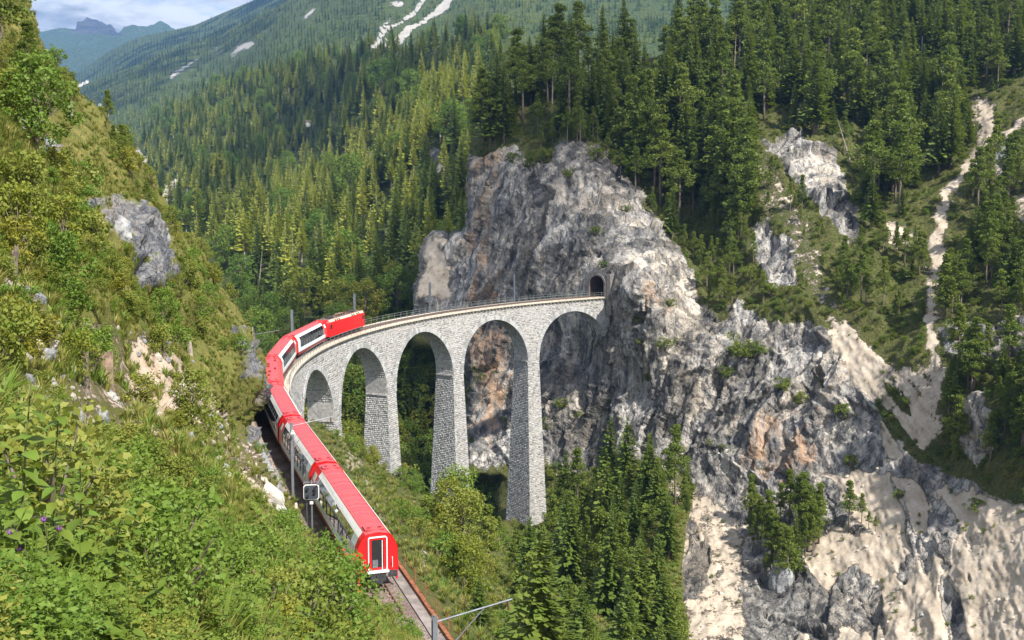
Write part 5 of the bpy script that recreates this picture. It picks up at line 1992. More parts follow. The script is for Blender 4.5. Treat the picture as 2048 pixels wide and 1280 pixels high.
def tree(kind, P, h, zone, label=None, group=None, rz=None, thick=1.0):
    nm, words, pr, H = KIND[kind]
    tr, cr = pr[R.randrange(len(pr))]
    s = h / H
    root = empty(nm, tuple(P), R.uniform(0, 6.28) if rz is None else rz, (s * R.uniform(0.85, 1.2) * thick, s * R.uniform(0.85, 1.2) * thick, s))
    if label is None:
        zx = [T[4] for T in TREES if T[6] == zone] if zone not in ZX else None
        if zx is not None:
            ZX[zone] = np.percentile(zx, [33, 67])
        x = float(project(np.array(P))[0])
        size = 'tall' if h > 1.0 * HM[zone] else ('middling' if h > 0.7 * HM[zone] else 'short')
        third = 'left part' if x < ZX[zone][0] else ('middle part' if x < ZX[zone][1] else 'right part')
        label = '%s %s %s, %s' % (size, words, WORDS[zone][0], third)
    tag(root, label, 'tree', group or WORDS[zone][1])
    obj('trunk', tr, root)
    obj('crown', cr, root)
    return root


order = {}
for i, T in enumerate(TREES):
    kind, P, h, d, x, y, zone = T
    vis = -60 < x < 2100 and y - h * FPX / d < 1275 and y > 0
    order.setdefault(kind, []).append(((h * FPX / d) if vis else -1, i))
single = set()
for kind, L in order.items():
    L.sort(reverse=True)
    for v, i in L[:LIMIT[kind]]:
        if v > 0:
            single.add(i)
for i in sorted(single):
    kind, P, h, d, x, y, zone = TREES[i]
    tree(kind, P - np.array([0, 0, 0.3]), h, zone, thick=1.5 if zone in ('gorge', 'trackside') and kind == 'spruce' else 1.1)
mass_near = protos('wood_mix', [joined(*SPRUCE[0], 'wood_a'), joined(*SPRUCE[1], 'wood_b'), joined(*SPRUCE[2], 'wood_c'), joined(*SUNLIT_LARCH[0], 'wood_d'), joined(*SUNLIT_LARCH[1], 'wood_e'), joined(*PINE[0], 'wood_f'), joined(*PINE[1], 'wood_g'), joined(*PINE[2], 'wood_h'), joined(*BROAD[0], 'wood_i'), joined(*BROAD[1], 'wood_j')])
PICK = {'spruce': (0, 1, 2), 'larch': (3, 4), 'pine': (5, 6, 7), 'broad': (8, 9)}
for zones, nm, lab in ((('crag', 'upper', 'shoulder', 'rightslope', 'saddle', 'island', 'ledge', 'brow'), 'mountain_forest', 'dense conifer forest filling the mountain above and right of the cliff'),
                       (('gorge', 'trackside', 'embankment'), 'gorge_forest', 'remaining trees crowding the gorge below the track'),
                       (('valley', 'gorgewood'), 'valley_forest', 'thick mixed wood covering the valley side behind the viaduct')):
    sel = [T for i, T in enumerate(TREES) if i not in single and T[6] in zones]
    if sel:
        sc_ = np.array([[T[2] / KIND[T[0]][3]] * 3 for T in sel]) * RNG.uniform(0.85, 1.15, (len(sel), 3))
        ro = np.zeros((len(sel), 3)); ro[:, 2] = RNG.uniform(0, 6.28, len(sel))
        scatter(nm, [T[1] - np.array([0, 0, 0.3]) for T in sel], sc_, ro, [R.choice(PICK[T[0]]) for T in sel], mass_near, lab, 'forest')
print('TREES', len(TREES), 'single', len(single))

# far woods as masses
far_col = protos('far_wood', FAR_CON + FAR_LAR + FAR_BRD)


def far_wood(name, sheet, poly, spacing, hr, label, lar=0.3, aspect=0.5):
    x, y, P, d, Z = sample(sheet, poly, spacing, aspect, cond=lambda x, y, P, N_, Z, d: (Z[:, 1] < 0.5) & (fbm(P / 160.0, 3) > -0.45) & ((sheet is not RIDGE) | np.all([polydist(x, y - 7, q_) < -4 for q_ in RSCREE], axis=0)))
    n = len(x)
    print(name, n)
    h = RNG.uniform(hr[0], hr[1], n) / SPR_H
    ro = np.zeros((n, 3)); ro[:, 2] = RNG.uniform(0, 6.28, n)
    pat = fbm(P / 240.0, 3) * 0.6
    r = RNG.random(n) + pat
    ix = np.where(r > 1 - lar, RNG.integers(4, 7, n), RNG.integers(0, 4, n))
    ix = np.where(RNG.random(n) < 0.10, RNG.integers(7, 9, n), ix)
    wv = RNG.uniform(0.95, 1.35, n)
    scatter(name, P, np.stack([h * wv, h * wv, h], -1), ro, ix, far_col, label, 'forest')


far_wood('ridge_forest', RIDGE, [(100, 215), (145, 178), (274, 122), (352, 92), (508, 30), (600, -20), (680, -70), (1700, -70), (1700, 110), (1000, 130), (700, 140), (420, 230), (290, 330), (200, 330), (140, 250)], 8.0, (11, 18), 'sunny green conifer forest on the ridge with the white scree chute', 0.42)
far_wood('far_ridge_forest', BLUE, [(100, 195), (129, 168), (219, 106), (293, 74), (390, 54), (508, 4), (620, -60), (700, -60), (640, 10), (400, 120), (160, 225)], 11, (12, 20), 'dark blue wooded ridge in the distance below the clouds', -0.3)

# ------------------------------------------------------------------ rocks, wall, stumps on the hillside
def rock_mesh(name, seed, dims, mat, sub=3, rough=0.35):
    import bmesh
    bm = bmesh.new()
    bmesh.ops.create_icosphere(bm, subdivisions=sub, radius=1.0)
    P = np.array([v.co[:] for v in bm.verts])
    f, _ = facets(P * 1.4, seed)
    f2, _ = facets(P * 3.6, seed + 5)
    k = 1 + rough * (0.55 * f + 0.22 * f2 + 0.5 * fbm(P * 0.9 + seed * 3, 3))
    P = P * k[:, None] * np.array(dims)
    for v, q in zip(bm.verts, P):
        v.co = q
    me = bpy.data.meshes.new(name)
    bm.to_mesh(me)
    bm.free()
    me.materials.append(mat)
    return me


def rock_mat(name, a, b, c):
    m, t, bs = material(name)
    co = t.coord((1, 1, 1))
    col = t.mix(t.ramp(t.noise(co, 1.6, 6, 0.65), 0.35, 0.65), a, b)
    col = t.mix(t.ramp(t.noise(co, 5.0, 6, 0.7), 0.5, 0.7), col, c)
    t.put(bs.inputs['Base Color'], col)
    bs.inputs['Roughness'].default_value = 0.95
    t.put(bs.inputs['Normal'], t.bump(t.noise(co, 6, 8, 0.7), 0.8, 0.12))
    return m


M['whiterock'] = rock_mat('pale_limestone', (0.38, 0.36, 0.33), (0.50, 0.475, 0.44), (0.24, 0.23, 0.22))
M['screestone'] = rock_mat('scree_stone', (0.40, 0.35, 0.29), (0.52, 0.46, 0.39), (0.28, 0.26, 0.23))
M['greyrock'] = rock_mat('grey_schist', (0.16, 0.17, 0.19), (0.36, 0.36, 0.36), (0.10, 0.11, 0.12))
M['brownrock'] = rock_mat('brown_wall_stone', (0.20, 0.16, 0.13), (0.38, 0.31, 0.25), (0.12, 0.10, 0.09))


def on_hill(px, py, sheet=HILL):
    P, N_, Z, d = sheet.at(px, py)
    return P, N_, float(d)


def boulder(px, py, dims, mat, label, seed, sheet=HILL, rot=(0, 0, 0), name='boulder', sink=0.0):
    P, N_, d = on_hill(px, py, sheet)
    o = obj(name, rock_mesh(name, seed, dims, mat), loc=tuple(P - N_ * sink))
    o.rotation_euler = rot
    return tag(o, label, 'boulder')


bb = boulder(522, 985, (0.62, 0.75, 1.55), M['whiterock'], 'large smooth white boulder lying on the bank left of the mast', 5, rot=(0.25, -0.80, 0), sink=0.3)
for i, (x, y, dm, lb) in enumerate(((470, 880, (0.5, 0.45, 0.45), 'grey rock outcrop beside the retaining wall above the train'),
                                    (470, 700, (0.8, 0.8, 1.2), 'grey rock rib high on the hillside near the bend'), (300, 480, (1.1, 0.9, 1.2), 'jagged dark grey outcrop on the hillside edge above the bend'),
                                    (225, 465, (0.9, 0.8, 0.9), 'bluish grey outcrop in the middle of the hillside'), (140, 415, (0.8, 0.7, 0.6), 'low grey outcrop below the weathered posts'), (80, 300, (0.75, 0.6, 0.5), 'small pale grey outcrop under the leafy bushes at upper left'),
                                    (345, 790, (0.5, 0.4, 0.35), 'small pale stone beside the broken stump'), (212, 795, (0.35, 0.3, 0.25), 'pale stone just below the broken stump'), (330, 820, (0.6, 0.35, 0.3), 'flat pale stone on the bare soil patch'))):
    boulder(x, y, dm, M['greyrock'] if dm[0] > 0.7 else M['whiterock'], lb, 20 + i, rot=(R.uniform(-.3, .3), R.uniform(-.4, .4), R.uniform(0, 3)), name='rock_outcrop' if dm[0] > 0.7 else 'stone', sink=dm[0] * 0.35)
boulder(1563, 1165, (2.2, 2.0, 4.8), M['greyrock'], 'upright grey rock standing on the wooded knoll in the scree', 61, MTN, name='rock_outcrop')
boulder(2003, 315, (2.6, 2.2, 5.0), M['greyrock'], 'pale pointed pinnacle beside the top of the scree chute', 62, MTN, name='rock_pinnacle')
boulder(202, 222, (5, 5, 12), M['whiterock'], 'white rock spire far off in the valley beside the hillside edge', 63, RIDGE, name='rock_pinnacle')
boulder(176, 222, (6, 6, 11), M['whiterock'], 'pair of white rock faces glimpsed beyond the hillside edge', 64, RIDGE, name='rock_pinnacle')

# dry stone retaining wall left of the second coach
rw = empty('retaining_wall', tuple(track(164, -3.0, -0.3)))
tag(rw, 'rough brown stone retaining wall left of the second and third coaches', 'wall')
RO = np.array(rw.location)
stm = [rock_mesh('wall_stone', 80 + i, (0.42 + 0.05 * (i % 3), 0.30, 0.24), M['brownrock'], 1, 0.22) for i in range(6)]
for row in range(8):
    s = 146.0 + 0.4 * (row % 2)
    while s < 184:
        hmax = 2.9 - 1.6 * max(0, (s - 168) / 16)
        if row * 0.42 < hmax:
            o = obj('wall_stone', stm[R.randrange(6)], rw, loc=tuple(track(s, -2.85 - 0.12 * row, -0.15 + row * 0.40) - RO))
            o.rotation_euler = (R.uniform(-.15, .15), R.uniform(-.15, .15), heading(s) + R.uniform(-.12, .12))
        s += R.uniform(0.78, 0.98)
bk = ribbon('wall_backing', M['greyrock'], np.arange(145.5, 184.6, 1.5), [(-2.95, -0.6), (-3.9, -0.6), (-4.6, 2.6), (-3.75, 2.5)], rw, RO)


def stump(px, py, h, r, label, seed, lean=0.05, mat='deadwood', name='weathered_post', broken=False):
    P, N_, d = on_hill(px, py)
    rng = random.Random(seed)
    mb = MB()
    n = 10
    lv = [-0.4, 0.0, h * 0.3, h * 0.65, h]
    vs = []
    for j, z in enumerate(lv):
        for k in range(n):
            a = 2 * math.pi * k / n
            rr = r * (1.25 if j < 2 else 1.0) * (1 + 0.10 * math.sin(3 * a + seed) + rng.uniform(-.06, .06))
            zz = z + (rng.uniform(-0.18, 0.10) * (1.4 if broken else 0.35) * min(1, h) if j == 4 else 0)
            vs.append((rr * math.cos(a) + lean * z, rr * math.sin(a) * 0.9, zz))
    fs = [(j * n + k, j * n + (k + 1) % n, (j + 1) * n + (k + 1) % n, (j + 1) * n + k) for j in range(4) for k in range(n)]
    vs.append((lean * h, 0, h * 0.93))
    fs += [(4 * n + k, 4 * n + (k + 1) % n, 5 * n) for k in range(n)]
    root = mb.add(vs, fs).build(name, M[mat])
    root.location = tuple(P)
    tag(root, label, 'post' if name == 'weathered_post' else 'stump')
    return root


M['brokenwood'] = simple('split_wood', (0.24, 0.165, 0.125), 0.9, var=0.45, scale=5, bumpd=0.03)
stump(232, 775, 1.55, 0.22, 'tall broken tree stump of split brown wood on the hillside', 3, 0.02, 'brokenwood', 'broken_stump', True)
stump(175, 785, 1.05, 0.09, 'thin dark post left of the broken stump', 4, 0.02, 'bark')
stump(40, 250, 1.65, 0.19, 'pale weathered post standing highest at the far left', 5, 0.0)
stump(100, 222, 1.3, 0.15, 'short dark leaning post between the two pale ones', 6, 0.25, 'bark')
stump(153, 258, 2.2, 0.17, 'pale weathered post close to the hillside skyline', 7, 0.08)
stump(82, 275, 0.7, 0.10, 'small dark stub above the pale grey outcrop', 8, 0.05, 'bark')
stump(388, 700, 1.4, 0.13, 'pale square post low on the slope above the bend', 9, -0.05)
stump(32, 560, 0.9, 0.09, 'slim dark broken trunk at the left edge of the frame', 10, 0.1, 'bark', 'broken_stump', True)
stump(497, 690, 1.6, 0.10, 'slim grey post on the skyline just left of the bend', 12, 0.0)

POSTS = [(232, 775), (175, 785), (40, 250), (100, 222), (153, 258), (388, 700), (32, 560), (497, 690), (522, 985), (345, 790), (225, 465), (300, 480)]


def seen(x, y, up=14, down=105, w_=38):
    """keeps the view of the stumps and rocks free of taller plants"""
    x, y = np.asarray(x, float), np.asarray(y, float)
    ok = np.ones(x.shape, bool)
    for a_, b_ in POSTS:
        big_ = 1.9 if b_ in (775, 785) else 1.0
        ok &= ~((np.abs(x - a_) < w_ * min(big_, 1.4)) & (y > b_ - up) & (y < b_ + down * big_))
    return ok


# ------------------------------------------------------------------ hillside grass and shrubs
thin = lambda x, Z, k_=0.45: (Z[:, 1] < 0.4) | (np.random.default_rng(7).random(len(x)) < k_)
grassy = lambda x, y, P, N_, Z, d: (d > 9) & (Z[:, 0] < 0.55) & thin(x, Z, 0.5) & seen(x, y, 3, 34, 20) & (fbm(P / 3.0, 3) > -0.35)
gcol = protos('tuft_mix', TUFT + [tuft_mesh(610, 30, 1.0, 'herb', 0.5, 0.05), tuft_mesh(611, 26, 1.0, 'herb_lite', 0.5, 0.05)])


OFFT = np.array([project(track(s_, 2.5, -0.5))[:2] for s_ in np.arange(146, 222, 2.0)])


def clear(x, y, px_=34):
    """true away from the edge of the line"""
    D = np.hypot(np.asarray(x)[:, None] - OFFT[None, :, 0], np.asarray(y)[:, None] - OFFT[None, :, 1]).min(1)
    return D > px_ * np.clip((np.asarray(y) - 700) / 350, 0.4, 1.6)


def grass(name, sheet, poly, dens, power, hr, label, cond=grassy, mix=(0, 1, 2, 3, 3, 2, 4, 5)):
    x, y, P, d, Z = sample(sheet, poly, 1.0, 0.5, cond=cond, dens=dens, power=power)
    n = len(x)
    print(name, n)
    h = RNG.uniform(hr[0], hr[1], n)
    ro = np.stack([RNG.uniform(-.25, .25, n), RNG.uniform(-.25, .25, n), RNG.uniform(0, 6.28, n)], -1)
    scatter(name, P, np.stack([h * 1.2, h * 1.2, h], -1), ro, RNG.choice(mix, n), gcol, label, 'grass')


grass('hillside_grass', HILL, HILL_POLY, 0.16, 1.35, (0.14, 0.55), 'yellow green grass covering the steep hillside')
near_poly = [(-120, 800), (300, 900), (500, 1040), (700, 1180), (860, 1300), (900, 1400), (-120, 1400)]
grass('foreground_grass', HILL, near_poly, 0.013, 1.0, (0.12, 0.36), 'tangled grass and herbs in the foreground', lambda x, y, P, N_, Z, d: d > 7.5, (0, 1, 2, 4, 5, 4, 5, 3))
grass('slope_grass', LOW, LOW_POLY, 0.05, 1.0, (0.35, 0.9), 'rough grass on the slope between the track and the gorge', lambda x, y, P, N_, Z, d: (Z[:, 1] < 0.6) & clear(x, y, 14))


def shrub(P, h, label, group, near_=False, kinds=None, wide=1.0, name='shrub'):
    tr, fo = kinds[R.randrange(len(kinds))] if kinds else (SHRUB_NEAR if near_ else SHRUB)[R.randrange(3 if near_ else 6)]
    root = empty(name, tuple(np.array(P) - np.array([0, 0, 0.05])), R.uniform(0, 6.28), (h * wide * R.uniform(0.9, 1.3), h * wide * R.uniform(0.9, 1.3), h))
    tag(root, label, 'shrub', group)
    obj('stems', tr, root)
    obj('foliage', fo, root)
    return root


def shrubs(sheet, poly, spacing, hr, words, group, cap, near_=False, kinds=None, cond=None, wide=1.0, aspect=0.6, clump=True):
    x, y, P, d, Z = sample(sheet, poly, spacing * 0.42, aspect, cond=cond, power=1.6)
    if clump:
        k = fbm(P / 7.0, 3) > -0.12
        x, y, P, d = x[k], y[k], P[k], d[k]
    ix = np.arange(len(x))
    RNG.shuffle(ix)
    for i in ix[:cap]:
        h = R.uniform(*hr)
        shrub(P[i], h, words, group, near_, kinds, wide)
    print('shrubs', group, min(len(x), cap))


nr = lambda x, y, P, N_, Z, d: (Z[:, 0] < 0.6) & seen(x, y) & thin(x, Z, 0.55)
shrubs(HILL, [(0, 0), (48, 30), (150, 190), (262, 295), (320, 400), (300, 560), (200, 560), (0, 480)], 3.4, (1.0, 2.4), 'olive green bush on the upper hillside near the weathered posts', 'bushes on the upper hillside', 60, cond=nr)
shrubs(HILL, [(320, 420), (390, 490), (455, 605), (520, 700), (545, 790), (540, 900), (440, 800), (330, 640)], 3.2, (1.0, 2.4), 'leafy bush on the hillside edge above the bend of the train', 'bushes above the bend', 50, cond=nr)
shrubs(HILL, [(0, 480), (200, 560), (330, 650), (440, 800), (520, 920), (560, 1010), (420, 960), (250, 860), (0, 760)], 3.0, (0.6, 1.6), 'low green bush on the dry middle slope around the broken stump', 'bushes on the middle slope', 45, cond=nr)
shrubs(HILL, [(0, 780), (250, 880), (430, 980), (560, 1060), (620, 1150), (680, 1280), (0, 1280)], 2.3, (0.5, 1.25), 'fresh green bush low in the foreground left of the train', 'foreground bushes', 32, True, cond=nr)
shrubs(HILL, [(560, 1060), (610, 1120), (645, 1180), (690, 1280), (620, 1290), (570, 1200), (540, 1110)], 1.9, (0.9, 1.9), 'dense bright bush beside the rear of the train', 'bushes beside the rear coach', 18, True, clump=False)
shrubs(LOW, [(690, 880), (780, 920), (860, 1000), (860, 1120), (960, 1280), (900, 1290), (830, 1170), (800, 1080), (740, 980)], 3.0, (1.2, 2.8), 'round bush on the embankment right of the train', 'bushes on the embankment', 25, kinds=SHRUB, cond=lambda x, y, P, N_, Z, d: clear(x, y, 42))
shrubs(LOW, [(860, 1060), (1060, 1100), (1100, 1300), (980, 1300), (900, 1200)], 3.4, (1.6, 3.2), 'bright leafy bush among the young pines below the track', 'bushes among the young pines', 25, kinds=SHRUB, cond=lambda x, y, P, N_, Z, d: clear(x, y, 42))
shrubs(LOW, [(640, 845), (780, 900), (900, 980), (1040, 1050), (1060, 1100), (900, 1060), (760, 960)], 4.0, (1.6, 3.4), 'leafy bush at the foot of the viaduct piers', 'bushes at the pier feet', 20, kinds=SHRUB, cond=lambda x, y, P, N_, Z, d: clear(x, y, 42))
# low trees on the hillside skyline
for (x, y, h, k) in ((20, 150, 7.5, 'pine'), (-30, 200, 8, 'pine'), (60, 180, 4.0, 'pine'), (110, 190, 3.0, 'pine'), (205, 262, 3.2, 'pine'), (255, 330, 4.0, 'pine'), (300, 430, 3.2, 'pine'), (160, 640, 3.0, 'broad'), (45, 345, 4.2, 'broad'), (20, 300, 3.2, 'broad'),
                     (290, 700, 2.4, 'broad'), (385, 900, 2.6, 'broad'), (130, 590, 2.6, 'broad'), (235, 300, 2.6, 'pine'), (470, 560, 2.4, 'broad')):
    P, N_, d = on_hill(x, y)
    tree(k, P, h, None, {'pine': 'small twisted pine on the hillside skyline at upper left', 'broad': 'young leafy sapling standing on the open hillside'}[k], {'pine': 'small pines on the hillside', 'broad': 'saplings on the hillside'}[k], thick=1.0 if k == 'broad' else 1.25)
P, N_, d = on_hill(704, 1182)
o = shrub(P, 2.2, 'orange leaved twig bush overlapping the left corner of the last coach', None, kinds=[shrub_proto(590, 'autumn', 18, 22, 0.034, 0.3)])

# ------------------------------------------------------------------ mountain ground cover
cov = protos('cover_mix', [s_[1] for s_ in LOWPINE] + [SHRUB[0][1], SHRUB[3][1]])


def cover(name, sheet, poly, spacing, hr, label, cond, aspect=0.7, ix=(0, 1, 2, 3, 4)):
    x, y, P, d, Z = sample(sheet, poly, spacing, aspect, cond=cond)
    n = len(x)
    print(name, n)
    h = RNG.uniform(hr[0], hr[1], n) * RNG.choice([1, 1, 0.6], n)
    ro = np.zeros((n, 3)); ro[:, 2] = RNG.uniform(0, 6.28, n)
    scatter(name, P, np.stack([h * 1.3, h * 1.3, h], -1), ro, RNG.choice(ix, n), cov, label, 'undergrowth')


FR = [(935, 230), (1400, 90), (1700, -50), (2150, -50), (2150, 1400), (1360, 1400), (1080, 960), (935, 900)]
cover('mountain_undergrowth', MTN, FR, 1.75, (0.5, 1.6), 'low green undergrowth on the mountain turf between the trees', lambda x, y, P, N_, Z, d: (Z[:, 0] < 0.42) & (Z[:, 1] < 0.42))
cover('scree_undergrowth', MTN, FR, 2.6, (0.25, 0.8), 'small tufts dotted over the pale scree and rock', lambda x, y, P, N_, Z, d: ((Z[:, 1] > 0.3) | (Z[:, 0] < 0.6)) & (fbm(P / 9.0, 3) > 0.02) & (RNG.random(len(x)) < 0.6))
cover('wood_undergrowth', VAL, [(270, 300), (560, 130), (1000, 84), (1100, 700), (1100, 960), (620, 960), (380, 490)], 5.0, (1.5, 4.0), 'bright undergrowth between the trees on the valley side', lambda x, y, P, N_, Z, d: Z[:, 1] < 0.4, ix=(3, 4, 3))
cover('gorge_undergrowth', LOW, LOW_POLY, 2.0, (0.6, 1.6), 'low bushes covering the gorge slope', lambda x, y, P, N_, Z, d: (Z[:, 1] < 0.5) & clear(x, y, 34), ix=(0, 3, 4, 3))
for i, (x, y, h) in enumerate(((1240, 330, 3.0), (1190, 330, 3.4), (1090, 330, 3.6), (1060, 340, 3.0), (1030, 330, 2.6), (1140, 370, 2.4), (1200, 532, 1.8), (1250, 430, 1.6), (1190, 460, 2.0), (1330, 700, 2.6), (1480, 715, 3.4), (1510, 710, 3.0), (1450, 750, 2.2), (1570, 780, 2.6), (1590, 800, 2.4), (1290, 760, 1.6),
                               (1130, 820, 2.2), (1100, 860, 2.6), (1340, 615, 1.8), (1270, 650, 1.6), (1280, 690, 1.6), (1690, 840, 2.6), (1640, 770, 2.0), (1300, 880, 1.2), (1420, 480, 2.4), (1500, 560, 2.6), (1545, 590, 2.6), (1950, 1020, 1.8), (1800, 1000, 1.4), (1700, 930, 2.0))):
    P, N_, Z, d = MTN.at(x, y)
    shrub(P, h * 1.15, 'dark low bush clinging to a ledge of the grey cliff', 'bushes on the cliff ledges', kinds=LOWPINE, wide=1.35, name='ledge_bush')

hcov = protos('herb_mix', [SHRUB[0][1], SHRUB[1][1], SHRUB[3][1], SHRUB[5][1], SHRUB_NEAR[0][1], SHRUB_NEAR[1][1], SHRUB_NEAR[2][1]])


def low_plants(name, sheet, poly, dens, power, hr, label, cond=None, ix=(0, 1, 2, 0, 1, 3)):
    x, y, P, d, Z = sample(sheet, poly, 1.0, 0.5, cond=cond, dens=dens, power=power)
    n = len(x)
    print(name, n)
    h = RNG.uniform(hr[0], hr[1], n) * RNG.choice([1, 1, 0.6], n)
    ro = np.zeros((n, 3)); ro[:, 2] = RNG.uniform(0, 6.28, n)
    scatter(name, P - np.array([0, 0, 0.04]), np.stack([h * 1.5, h * 1.5, h], -1), ro, RNG.choice(ix, n), hcov, label, 'undergrowth')


low_plants('hillside_herbs', HILL, HILL_POLY, 0.016, 1.2, (0.25, 0.85), 'low leafy herbs mixed into the hillside grass', lambda x, y, P, N_, Z, d: (Z[:, 0] < 0.5) & (fbm(P / 5.0, 3) > 0.10) & (d > 16) & thin(x, Z, 0.3) & seen(x, y, 8, 60, 30))
low_plants('foreground_herbs', HILL, near_poly, 0.006, 1.0, (0.14, 0.42), 'low leafy herbs carpeting the foreground', lambda x, y, P, N_, Z, d: (d < 45) & thin(x, Z, 0.4) & seen(x, y, 5, 80, 30), (4, 5, 6, 4, 5))
# loose stones on the scree
stone_col = protos('stone_mix', [rock_mesh('stone_a', 90, (1, .8, .6), M['screestone'], 1, 0.3), rock_mesh('stone_b', 91, (.9, .9, .7), M['screestone'], 1, 0.3), rock_mesh('stone_c', 92, (1, .7, .8), M['greyrock'], 1, 0.3)])
x, y, P, d, Z = sample(MTN, [(1360, 960), (1500, 280), (1960, 190), (2100, 190), (2100, 1400), (1360, 1400)], 1.0, 0.5, cond=lambda x, y, P, N_, Z, d: (Z[:, 1] > 0.35) & (fbm(P / 12.0, 3) > -0.2), dens=0.003, power=1.0)
n = len(x)
print('scree stones', n)
hs_ = 0.08 + 0.5 * RNG.random(n) ** 5
scatter('scree_stones', P, np.stack([hs_] * 3, -1), RNG.uniform(0, 6.28, (n, 3)), RNG.choice([0, 1, 0, 1, 2], n), stone_col, 'loose stones strewn over the pale scree', 'stones')
x, y, P, d, Z = sample(HILL, HILL_POLY, 1.0, 0.5, cond=lambda x, y, P, N_, Z, d: (Z[:, 1] > 0.3) & (fbm(P / 5.0, 3) > -0.1), dens=0.035, power=1.2)
n = len(x)
hs_ = 0.05 + 0.26 * RNG.random(n) ** 4
scatter('hillside_stones', P, np.stack([hs_] * 3, -1), RNG.uniform(0, 6.28, (n, 3)), RNG.choice([0, 1, 2], n), stone_col, 'loose pale stones on the bare patches of the hillside', 'stones')

# ------------------------------------------------------------------ foreground herbs, leaf by leaf
def leaf_mesh(L, W, mat, fold=0.25, curl=0.3):
    rows = [(0.0, 0.04), (0.18, 0.62), (0.42, 1.0), (0.68, 0.80), (0.88, 0.36), (1.0, 0.02)]
    V, Q = [], []
    for u, w_ in rows:
        z = -curl * L * u * u
        V += [(u * L, -W * w_, z + fold * W * w_), (u * L, 0, z), (u * L, W * w_, z + fold * W * w_)]
    for i in range(len(rows) - 1):
        for k in (0, 1):
            Q.append((i * 3 + k, i * 3 + k + 1, i * 3 + 4 + k, i * 3 + 3 + k))
    return mesh_np('leaf', V, Q, mat=mat)


LEAF = {'broad': [leaf_mesh(0.115, 0.042, M['herb']), leaf_mesh(0.095, 0.036, M['herb'], 0.35, 0.5), leaf_mesh(0.10, 0.036, M['herb_lite'])],
        'narrow': [leaf_mesh(0.105, 0.017, M['herb_lite']), leaf_mesh(0.095, 0.015, M['herb'])]}
M['thistle'] = M['flower']


def herb(px, py, h, kind, label, nleaf=18, size=1.0, lean=None):
    P, N_, d = on_hill(px, py)
    root = empty('leafy_herb' if kind != 'thistle' else 'thistle', tuple(P), R.uniform(0, 6.28))
    tag(root, label, 'herb' if kind != 'thistle' else 'thistle')
    lx, ly = lean if lean else (R.uniform(-.12, .12), R.uniform(-.12, .12))
    pt = lambda u: Vector((lx * h * u * u, ly * h * u * u, h * u))
    MB().tube([pt(u) for u in (-0.05, 0.25, 0.5, 0.75, 1.0)], [0.009, 0.008, 0.007, 0.005, 0.003], 5).build('stem', M['stem'], root)
    lm = LEAF['narrow' if kind == 'narrow' else 'broad']
    for i in range(nleaf):
        u = 0.22 + 0.78 * (i + 0.5) / nleaf
        a = i * 1.9 + R.uniform(-.4, .4)
        s = size * (1.15 - 0.55 * u) * R.uniform(0.8, 1.25)
        o = obj('leaf', lm[R.randrange(len(lm))], root, loc=tuple(pt(u)))
        o.rotation_euler = (R.uniform(-.3, .3), R.uniform(-0.5, 0.25), a)
        o.scale = (s, s, s)
    if kind == 'thistle':
        for k in range(3):
            q = pt(1.0) + Vector((R.uniform(-.06, .06), R.uniform(-.06, .06), R.uniform(-.08, .03)))
            MB().tube([pt(0.85), q], 0.004, 4).build('flower_stalk', M['stem'], root)
            mb = MB()
            for j in range(14):
                a = j * 2.4
                mb.add([q, q + Vector((math.cos(a) * .012, math.sin(a) * .012, .012)), q + Vector((math.cos(a) * .022, math.sin(a) * .022, .030 + .006 * (j % 3))), q + Vector((math.cos(a + .5) * .012, math.sin(a + .5) * .012, .012))], [(0, 1, 2, 3)])
            mb.build('flower_head', M['flower'], root)
    return root


hl = [(30, 1265, 1.15, 'broad', 'tall dark leaved herb at the lower left corner'), (95, 1240, 1.25, 'broad', 'tall broad leaved herb rising highest at the lower left'), (160, 1262, 1.0, 'broad', 'broad leaved herb leaning beside the tallest one'), (215, 1275, 0.8, 'broad', 'shorter broad leaved herb right of the tall clump'),
      (-20, 1180, 1.3, 'broad', 'broad leaved herb cut off by the left edge of the picture'), (60, 1100, 0.9, 'broad', 'leafy herb just behind the tall lower left clump'), (140, 1050, 0.8, 'broad', 'pale leafy herb above the tall clump at left'), (20, 1000, 0.9, 'broad', 'leafy herb high on the left edge'),
      (300, 1230, 0.7, 'narrow', 'narrow leaved herb behind the fluffy seed head'), (380, 1270, 0.65, 'narrow', 'narrow leaved herb at the bottom left of centre'), (450, 1265, 0.75, 'broad', 'herb with oval leaves at the bottom between the thistles'), (520, 1270, 0.95, 'broad', 'upright leafy herb at the bottom below the signal'),
      (570, 1265, 0.8, 'narrow', 'narrow leaved herb at the bottom below the bushes'), (630, 1272, 1.2, 'broad', 'leafy herb at the bottom edge left of the track'), (690, 1276, 1.2, 'broad', 'leafy herb beside the bottom of the track'), (740, 1275, 1.6, 'broad', 'tall leafy herb overlapping the bottom of the rails'), (250, 1120, 0.8, 'broad', 'light green herb in the middle of the foreground'),
      (330, 1110, 0.9, 'broad', 'light green herb right of the middle foreground'), (200, 980, 0.8, 'narrow', 'slender herb on the slope above the foreground clump'), (420, 1130, 1.0, 'broad', 'leafy herb below the pale boulder'), (510, 1130, 1.5, 'broad', 'tall sapling like herb below the pale boulder'), (800, 1280, 1.7, 'broad', 'leafy herb in front of the rails at the bottom')]
for (x, y, h, k, lb) in hl:
    herb(x, y, h, k, lb, 34 if x < 240 else 26, 1.25 if x < 240 else (1.45 if x < 500 else 2.0))
